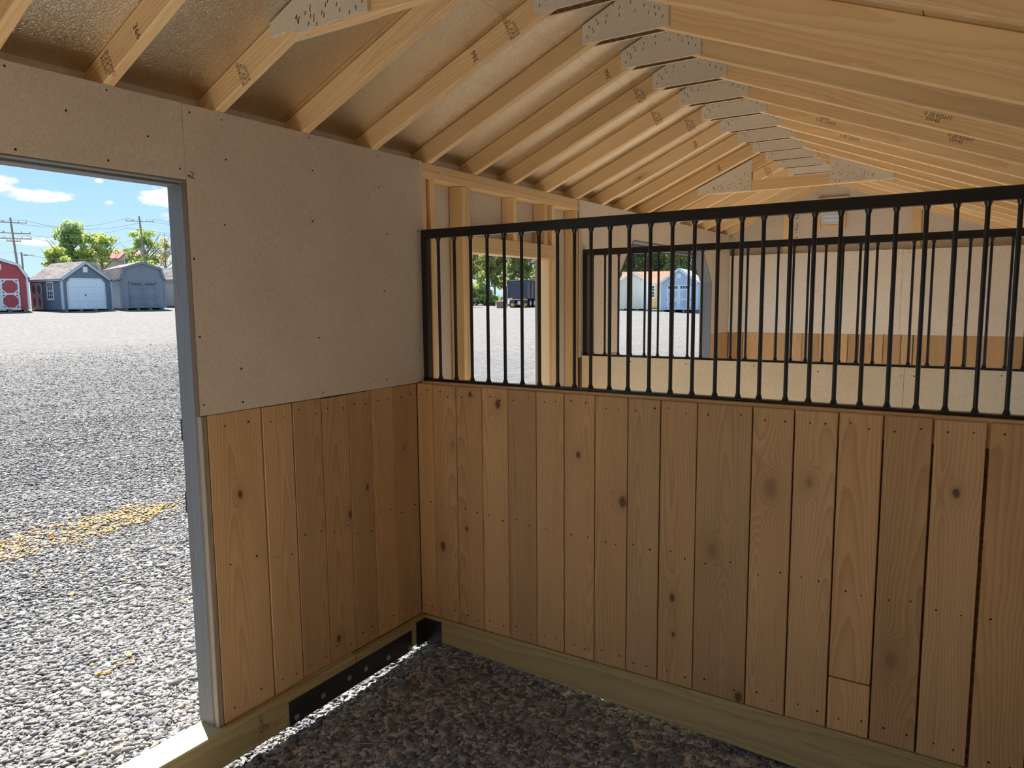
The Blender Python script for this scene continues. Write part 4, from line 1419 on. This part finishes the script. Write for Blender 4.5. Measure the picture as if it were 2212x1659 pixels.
s = shed('light_blue_shed', 'light blue gabled shed with pale trimmed double doors', M, 2.9, 4.6,
         [(0, 2.2), (1.45, 3.25), (2.9, 2.2)], LBL, W_PALEROOF, LBT)
xdoor(s, M, 0.55, 2.4, 0.16, 2.05, LBL, LBT, lights=True)
gvent(s, M, 1.45, 2.72, 0.16, LBT, LBT)

# ------------------------------------------------------------------ red-roofed house
M = shed_frame(199, 135, 4)
h = tag(empty('farm_house', M), 'house with a red metal roof among the trees behind the sheds', 'house')
HW = plain('tan_house_wall', (0.45, 0.43, 0.34), 0.7)
HR = plain('red_metal_roof', (0.62, 0.13, 0.14), 0.95, spec=0.05)
Hh = z_at(230, 556, 135) - float(M.translation.z)
M = M @ Matrix.Diagonal((0.92, 1, 1, 1))
bm = bmesh.new()
bx(bm, 0, 8.0, 0, 7, 0, Hh)
ob('walls', bm_mesh('walls', bm, HW), M, h)
bm = bmesh.new()
prism(bm, [(-0.4, Hh - 0.1), (3.5, Hh + 1.3), (7.4, Hh - 0.1)], -0.3, 8.3, 'x')
ob('roof', bm_mesh('roof', bm, HR), M, h)
bm = bmesh.new()
prism(bm, [(4.2, Hh - 0.5), (5.7, Hh + 0.75), (7.2, Hh - 0.5)], -0.5, 3, 'y')
ob('dormer', bm_mesh('dormer', bm, HW), M, h)
bm = bmesh.new()
prism(bm, [(4.0, Hh - 0.55), (5.7, Hh + 0.95), (7.4, Hh - 0.55), (7.2, Hh - 0.55), (5.7, Hh + 0.74), (4.2, Hh - 0.55)], -0.7, 3, 'y')
ob('dormer_roof', bm_mesh('dormer_roof', bm, HR), M, h)
bm = bmesh.new()
bx(bm, 5.35, 6.05, -0.56, -0.5, Hh - 0.9, Hh + 0.1)
wn = ob('window', bm_mesh('window', bm, WHITEP), M, h)
bm = bmesh.new()
bx(bm, 5.45, 5.95, -0.6, -0.56, Hh - 0.8, Hh + 0.0)
ob('pane', bm_mesh('pane', bm, GLASS), M, wn)


# ------------------------------------------------------------------ utility poles and wires
def pole(label, u_top, D, ztop, arms, lean=0.0, small=False):
    b, d = spot(u_top + lean, D)
    rgt = Vector((d.y, -d.x, 0))
    top = spot(u_top, D)[0]
    top.z = ztop
    root = tag(empty('utility_pole', T(*b)), label, 'utility pole')
    bm = bmesh.new()
    cyl(bm, b - Vector((0, 0, 0.5)), top, 0.13 if not small else 0.10, 0.09 if not small else 0.08, 10)
    ob('pole_shaft', bm_mesh('shaft', bm, POLEW), None, root)
    for dz, hw in arms:
        t_ = 1 - dz / (ztop - b.z)
        c0 = b + (top - b) * t_
        bm = bmesh.new()
        cyl(bm, c0 - rgt * hw, c0 + rgt * hw, 0.06, 0.06, 6)
        for s_ in (-1, -0.5, 0.5, 1):
            q0 = c0 + rgt * hw * s_ * 0.95
            cyl(bm, q0, q0 + Vector((0, 0, 0.2)), 0.035, 0.025, 6)
        ob('crossarm', bm_mesh('crossarm', bm, POLEW), None, root)
    return root, b, top, rgt


pA, bA, tA, rA = pole('tall utility pole with several crossarms behind the red shed', 38, 90, z_at(38, 471, 90), [(0.45, 1.35), (1.5, 1.55), (2.05, 1.55), (2.3, 0.6)], 13)
pB, bB, tB, rB = pole('utility pole with one crossarm standing in front of the airy tree', 313, 92, z_at(313, 468, 92), [(0.5, 1.4)], 11)
pC, bC, tC, rC = pole('short pole with a street lamp arm beside the tall utility pole', 55.5, 86, z_at(55, 545, 86), [], 2, True)
bm = bmesh.new()
c0 = tC - Vector((0, 0, 0.25))
cyl(bm, c0, c0 + rC * 1.1, 0.05, 0.04, 6)
bx(bm, -0.15, 0.15, -0.12, 0.12, -0.06, 0.06, 0.0, 0, T(*(c0 + rC * 0.35 + Vector((0, 0, -0.02)))))
tag(ob('lamp_arm', bm_mesh('lamp_arm', bm, POLEW), None, pC), None)


def wire(a, b, sag, parent):
    bm = bmesh.new()
    n = 14
    P_ = [a.lerp(b, i / n) - Vector((0, 0, sag * 4 * (i / n) * (1 - i / n))) for i in range(n + 1)]
    for p0, p1 in zip(P_[:-1], P_[1:]):
        cyl(bm, p0, p1, 0.022, 0.022, 4, 0, False)
    ob('wire', bm_mesh('wire', bm, WIREM), None, parent)


for dz, off, sg in [(0.2, -1.2, 0.9), (0.2, 1.2, 1.0), (1.25, -1.3, 0.9), (1.8, 1.3, 1.1), (3.4, 0.0, 1.0)]:
    a = tA + rA * off - Vector((0, 0, dz))
    b = tB + rB * off - Vector((0, 0, dz + 0.05))
    wire(a, b, sg, pA)
    e = a + (a - b) * 0.9 + Vector((0, 0, -1.2))
    e2 = Vector((a.x + 14, a.y - 34, a.z - 0.8))
    wire(a, e2, 1.0, pA)
    e3 = Vector((b.x + 10, b.y + 40, b.z))
    wire(b, e3, 1.0, pB)

# ------------------------------------------------------------------ trees
LEAF_A = leaf_mat('spring_leaves', (0.24, 0.36, 0.10), (0.44, 0.54, 0.22), 0.4)
LEAF_B = leaf_mat('yellow_green_leaves', (0.30, 0.40, 0.09), (0.48, 0.55, 0.20), 0.4)
LEAF_C = leaf_mat('bud_leaves', (0.46, 0.42, 0.22), (0.58, 0.50, 0.30), 0.4)
LEAF_D = leaf_mat('evergreen_needles', (0.10, 0.145, 0.075), (0.33, 0.39, 0.17), 0.5)
LEAF_E = leaf_mat('woodland_leaves', (0.15, 0.20, 0.055), (0.46, 0.50, 0.19), 0.45)


def crown(name, blobs, n, leaf, mt, seed):
    """leaf clusters through a set of ellipsoid boughs, denser at the surface"""
    r_ = np.random.default_rng(seed)
    w_ = np.array([b[3] * b[4] * b[5] for b in blobs]) ** 0.75
    idx = r_.choice(len(blobs), n, p=w_ / w_.sum())
    B = np.array(blobs)[idx]
    d = r_.normal(size=(n, 3))
    d /= np.linalg.norm(d, axis=1)[:, None]
    rad = r_.uniform(0.25, 1.0, n) ** 0.45
    C = B[:, :3] + d * rad[:, None] * B[:, 3:6]
    s_ = leaf * r_.uniform(0.6, 1.4, n)
    a = r_.normal(size=(n, 3))
    a /= np.linalg.norm(a, axis=1)[:, None]
    t = np.cross(a, r_.normal(size=(n, 3)))
    t /= np.linalg.norm(t, axis=1)[:, None]
    b = np.cross(a, t)
    q_ = np.stack([C - t * s_[:, None], C - b * s_[:, None] * 0.6, C + t * s_[:, None], C + b * s_[:, None] * 0.6], 1)
    q_[:, 1] += a * s_[:, None] * 0.3
    me = bpy.data.meshes.new(name)
    me.vertices.add(n * 4)
    me.vertices.foreach_set('co', q_.reshape(-1).astype(np.float32))
    me.loops.add(n * 4)
    me.loops.foreach_set('vertex_index', np.arange(n * 4, dtype=np.int32))
    me.polygons.add(n)
    me.polygons.foreach_set('loop_start', np.arange(0, n * 4, 4, dtype=np.int32))
    me.materials.append(mt)
    me.update(calc_edges=True)
    return me


def trunk_mesh(name, h, r, branches, seed, spread=0.35):
    random.seed(seed)
    bm = bmesh.new()
    cyl(bm, (0, 0, -0.5), (0.1, 0, h * 0.45), r, r * 0.7, 9)
    cyl(bm, (0.1, 0, h * 0.45), (0, 0.1, h * 0.95), r * 0.7, r * 0.15, 9)
    for i in range(branches):
        z = h * random.uniform(0.22, 0.75)
        a = random.uniform(0, 6.28)
        l_ = h * random.uniform(0.2, spread)
        p0 = Vector((0.05, 0.02, z))
        p1 = p0 + Vector((math.cos(a) * l_ * 0.5, math.sin(a) * l_ * 0.5, l_ * 0.45))
        p2 = p1 + Vector((math.cos(a + 0.3) * l_ * 0.5, math.sin(a + 0.3) * l_ * 0.5, l_ * 0.55))
        cyl(bm, p0, p1, r * 0.4, r * 0.26, 6)
        cyl(bm, p1, p2, r * 0.26, r * 0.06, 6)
    return bm_mesh(name, bm, BARK)


def tree(label, u, D, tm, cm, name='tree', rot=0.0, sc_=1.0, group=None, cat='tree', vtop=None, h=None):
    b, d = spot(u, D)
    if vtop is not None:
        sc_ = (z_at(u, vtop, D) - b.z) / h
    M = T(*b) @ Matrix.Rotation(rot, 4, 'Z') @ Matrix.Scale(sc_, 4)
    root = tag(empty(name, M), label, cat, group)
    ob('trunk', tm, M, root)
    tag(ob('foliage', cm, M, root), kind='stuff')
    return root


def ballblobs(n, cx_, cy0, cz_, rx, ry, rz, br, seed):
    random.seed(seed)
    out = []
    for _ in range(n):
        a, e = random.uniform(0, 6.28), random.uniform(-0.9, 1.4)
        k = random.uniform(0.35, 0.95)
        out.append((cx_ + math.cos(a) * math.cos(e) * rx * k, cy0 + math.sin(a) * math.cos(e) * ry * k, cz_ + math.sin(e) * rz * k, br * random.uniform(0.7, 1.3), br * random.uniform(0.7, 1.3), br * random.uniform(0.6, 1.1)))
    return out


pxm = 92 / F_PX  # metres per pixel at 92 m
zt = lambda v_, D: CAM.z - (v_ - 660.5) * D / F_PX
tm1 = trunk_mesh('trunk', 9.5, 0.26, 14, 3)
c1 = crown('crown', ballblobs(44, 0, 0, 6.4, 2.0, 2.0, 3.6, 0.75, 21), 7500, 0.15, LEAF_A, 31)
tree('tall bright green tree behind the garage shed', 166, 105, tm1, c1, vtop=471, h=10.4)
c2 = crown('crown', ballblobs(42, 0, 0, 5.7, 2.7, 2.4, 2.0, 0.55, 22), 3800, 0.14, LEAF_B, 32)
tm2 = trunk_mesh('trunk', 7.6, 0.18, 22, 4)
tree('spreading yellow green tree in front of the red roof', 226, 102, tm2, c2, vtop=498, h=8.2)
c3 = crown('crown', ballblobs(18, 0, 0, 4.0, 2.4, 1.6, 1.3, 0.65, 23), 3000, 0.14, LEAF_B, 33)
tree('low yellow green bush tree at the left of the tall green tree', 132, 100, trunk_mesh('trunk', 5, 0.15, 8, 5), c3, vtop=528, h=5.8)
c4 = crown('crown', ballblobs(46, 0, 0, 6.0, 2.4, 2.2, 3.2, 0.5, 24), 3600, 0.13, LEAF_A, 34)
tree('airy light green tree behind the single-armed utility pole', 318, 107, trunk_mesh('trunk', 9.0, 0.17, 26, 6), c4, vtop=482, h=9.6)
c5 = crown('crown', ballblobs(20, 0, 0, 5.2, 1.9, 1.6, 2.0, 0.45, 25), 1300, 0.11, LEAF_C, 35)
tree('thin budding tree with tan leaves beside the door jamb', 362, 110, trunk_mesh('trunk', 8.0, 0.12, 24, 7), c5, vtop=492, h=8.2)
c5b = crown('crown', ballblobs(14, 0, 0, 3.2, 2.6, 1.6, 0.9, 0.6, 26), 1500, 0.14, LEAF_B, 36)
tree('low green shrub tree under the airy tree', 305, 103, trunk_mesh('trunk', 4, 0.12, 8, 8), c5b, vtop=550, h=4.6)

# evergreens behind the right hand sheds
tmE = trunk_mesh('trunk', 12, 0.25, 8, 9)
for i in range(3):
    pass
cE = [crown('crown', ballblobs(50, 0, 0, 6.2, 2.0, 2.0, 5.8, 0.85, 40 + i), 7500, 0.14, [LEAF_D, LEAF_E, LEAF_D][i], 50 + i) for i in range(3)]
for i, (u, D, ci, s_, wd) in enumerate([(1334, 90, 0, 1.1, 'first'), (1368, 96, 2, 1.15, 'second'), (1402, 90, 0, 1.0, 'third'), (1436, 96, 2, 1.1, 'fourth'), (1464, 89, 1, 0.95, 'fifth'), (1498, 95, 1, 1.0, 'sixth'), (1534, 90, 0, 1.1, 'seventh'), (1300, 95, 2, 1.1, None)]):
    lab = ('dense evergreen rising over the far sheds, %s in the row from the beige shed' % wd) if wd else 'dense evergreen of the row, ahead of the beige shed end'
    tree(lab, u, D, tmE, cE[ci], 'evergreen_tree', i * 1.3, s_, 'evergreens behind the far sheds')

# tall thin woodland behind the truck
tmW = trunk_mesh('trunk', 15, 0.16, 12, 12, 0.2)
cW = [crown('crown', ballblobs(46, 0, 0, 6.6, 1.35, 1.35, 6.2, 0.6, 60 + i), 6500, 0.13, LEAF_E, 70 + i) for i in range(3)]
i = 0
names_w = ['first', 'second', 'third', 'fourth', 'fifth', 'sixth', 'seventh', 'eighth', 'ninth', 'tenth', 'eleventh', 'twelfth', 'thirteenth', 'fourteenth', 'fifteenth', 'sixteenth']
for u in np.linspace(1000, 1204, 12):
    D = 104 + (i % 3) * 5.5
    tree('slender woodland tree behind the parked truck, %s along the tree line' % names_w[i], float(u) + random.uniform(-5, 5), D, tmW, cW[i % 3], 'woodland_tree', i * 0.9, random.uniform(0.9, 1.1), 'woodland trees behind the truck')
    i += 1
cU = crown('crown', ballblobs(40, 0, 0, 1.1, 3.8, 1.8, 1.5, 0.8, 80), 5000, 0.2, LEAF_B, 81)
for u, lab in ((1030, 'low green undergrowth along the wood edge by the trailer'), (1166, 'low green undergrowth along the wood edge behind the truck')):
    b, d = spot(u, 99)
    tag(ob('undergrowth', cU, T(*b) @ Matrix.Rotation(math.atan2(-d.x, d.y), 4, 'Z')), lab, 'undergrowth', kind='stuff')

# ------------------------------------------------------------------ dump truck, bucket, trailer
D = 84
M = shed_frame(1097, D, -22)
t = tag(empty('dump_truck', M), 'dark blue dump truck parked tail towards us by the wood', 'truck')
W_ = 2.45
bm = bmesh.new()
bx(bm, 0, W_, 0, 6.0, 1.05, 3.15, 0.03)
ob('dump_body', bm_mesh('body', bm, NAVYTRUCK), M, t)
bm = bmesh.new()
for z_ in (1.15, 1.6, 2.05, 2.5, 3.0):
    bx(bm, 0.12, W_ - 0.12, -0.06, 0.0, z_, z_ + 0.09)
bx(bm, 0, 0.14, -0.08, 0, 1.05, 3.15)
bx(bm, W_ - 0.14, W_, -0.08, 0, 1.05, 3.15)
ob('tailgate', bm_mesh('gate', bm, NAVYTRUCK), M, t)
bm = bmesh.new()
for y_ in (1.0, 2.2, 3.4, 4.6, 5.8):
    bx(bm, W_, W_ + 0.07, y_, y_ + 0.1, 1.1, 3.1)
bx(bm, W_, W_ + 0.08, 0, 6, 3.02, 3.15)
ob('side_rib', bm_mesh('ribs', bm, NAVYTRUCK), M, t)
bm = bmesh.new()
for y_ in (0.0, 0.6, 1.2):
    bx(bm, W_ + 0.07, W_ + 0.085, y_, y_ + 0.3, 1.06, 1.15)
for x_ in (0.1, 0.6, 1.6, 2.1):
    bx(bm, x_, x_ + 0.26, -0.095, -0.08, 1.06, 1.15)
tag(ob('reflector_tape', bm_mesh('tape', bm, REDL), M, t), 'red and white reflector tape')
bm = bmesh.new()
for x_ in (0.36, 1.86):
    bx(bm, x_, x_ + 0.2, -0.096, -0.08, 1.06, 1.15)
bx(bm, 0, W_, -0.1, -0.02, 0.9, 0.97)
ob('bumper_bar', bm_mesh('bumper', bm, CHROME), M, t)
bm = bmesh.new()
for x_ in (0.3, 0.45, 0.6, 1.8, 1.95, 2.1):
    bx(bm, x_, x_ + 0.11, -0.09, -0.02, 0.76, 0.85)
ob('tail_light', bm_mesh('tail', bm, REDL), M, t)
for x_ in (0.12, W_ - 0.72):
    bm = bmesh.new()
    bx(bm, x_, x_ + 0.6, 0.35, 0.38, 0.12, 0.88)
    fl = ob('mud_flap', bm_mesh('flap', bm, NAVYTRUCK), M, t)
    bm = bmesh.new()
    bx(bm, x_ + 0.14, x_ + 0.46, 0.335, 0.35, 0.18, 0.5)
    ob('flap_badge', bm_mesh('badge', bm, YELLOWM), M, fl)
bm = bmesh.new()
bx(bm, 0.35, W_ - 0.35, 0.6, 8.2, 0.55, 0.98)
ob('chassis', bm_mesh('chassis', bm, RUBBER), M, t)
bm = bmesh.new()
cyl(bm, (0.9, 0.7, 0.52), (0.2, 0.7, 0.52), 0.08, n=8)
bx(bm, 1.0, 1.45, 0.4, 0.9, 0.3, 0.8, 0.05)
ob('axle', bm_mesh('axle', bm, CHROME), M, t)
for y_ in (0.95, 2.3, 7.3):
    for x0, x1 in (((0.02, 0.6), (W_ - 0.6, W_ - 0.02)) if y_ < 5 else ((0.05, 0.35), (W_ - 0.35, W_ - 0.05))):
        bm = bmesh.new()
        cyl(bm, M @ Vector((x0, y_, 0.5)), M @ Vector((x1, y_, 0.5)), 0.52, 0.52, 24)
        wh = ob('wheel', bm_mesh('wheel', bm, RUBBER), None, t)
        bm = bmesh.new()
        cyl(bm, M @ Vector((x1 + 0.005, y_, 0.5)), M @ Vector((x1 - 0.1, y_, 0.5)), 0.27, 0.2, 16)
        ob('rim', bm_mesh('rim', bm, CHROME), None, wh)
bm = bmesh.new()
bx(bm, 0.15, W_ - 0.15, 6.4, 8.3, 0.95, 2.75, 0.15)
ob('cab', bm_mesh('cab', bm, NAVYTRUCK), M, t)
bm = bmesh.new()
bx(bm, 0.3, W_ - 0.3, 8.3, 9.6, 0.8, 1.75, 0.12)
ob('bonnet', bm_mesh('bonnet', bm, NAVYTRUCK), M, t)

M = shed_frame(1073, 80, 10)
bk = tag(empty('loader_bucket', M), 'rusty loader bucket lying on the gravel left of the truck', 'bucket')
bm = bmesh.new()
prof = [(0, 0), (0.9, 0), (1.0, 0.06), (0.5, 0.12), (0.35, 0.45), (0.4, 0.78), (0.3, 0.82), (0.2, 0.45)]
prism(bm, prof, 0, 1.1, 'x', 0, Matrix.Rotation(math.pi, 4, 'Z') @ T(-1.1, -0.9, 0))
ob('shell', bm_mesh('shell', bm, RUST), M, bk)
bm = bmesh.new()
for x_ in (0.0, 1.06):
    prism(bm, [(-0.1, 0), (0.85, 0), (0.7, 0.8), (0.5, 0.8)], x_, x_ + 0.05, 'x')
ob('side_plate', bm_mesh('side', bm, RUST), M, bk)

M = shed_frame(990, 84, 6)
tl = tag(empty('flatbed_trailer', M), 'end of a low flatbed trailer at the left of the aisle doorway', 'trailer')
bm = bmesh.new()
bx(bm, 0, 2.35, 0, 2.2, 0.85, 1.0, 0.02)
bx(bm, 0.2, 2.1, 0.3, 1.9, 0.6, 0.85)
ob('deck', bm_mesh('deck', bm, POLEW), M, tl)
for x_ in (0.6, 1.3):
    bm = bmesh.new()
    cyl(bm, M @ Vector((x_ + 0.2, 0.15, 0.38)), M @ Vector((x_ + 0.2, 0.45, 0.38)), 0.38, 0.38, 18)
    ob('wheel', bm_mesh('wheel', bm, RUBBER), None, tl)
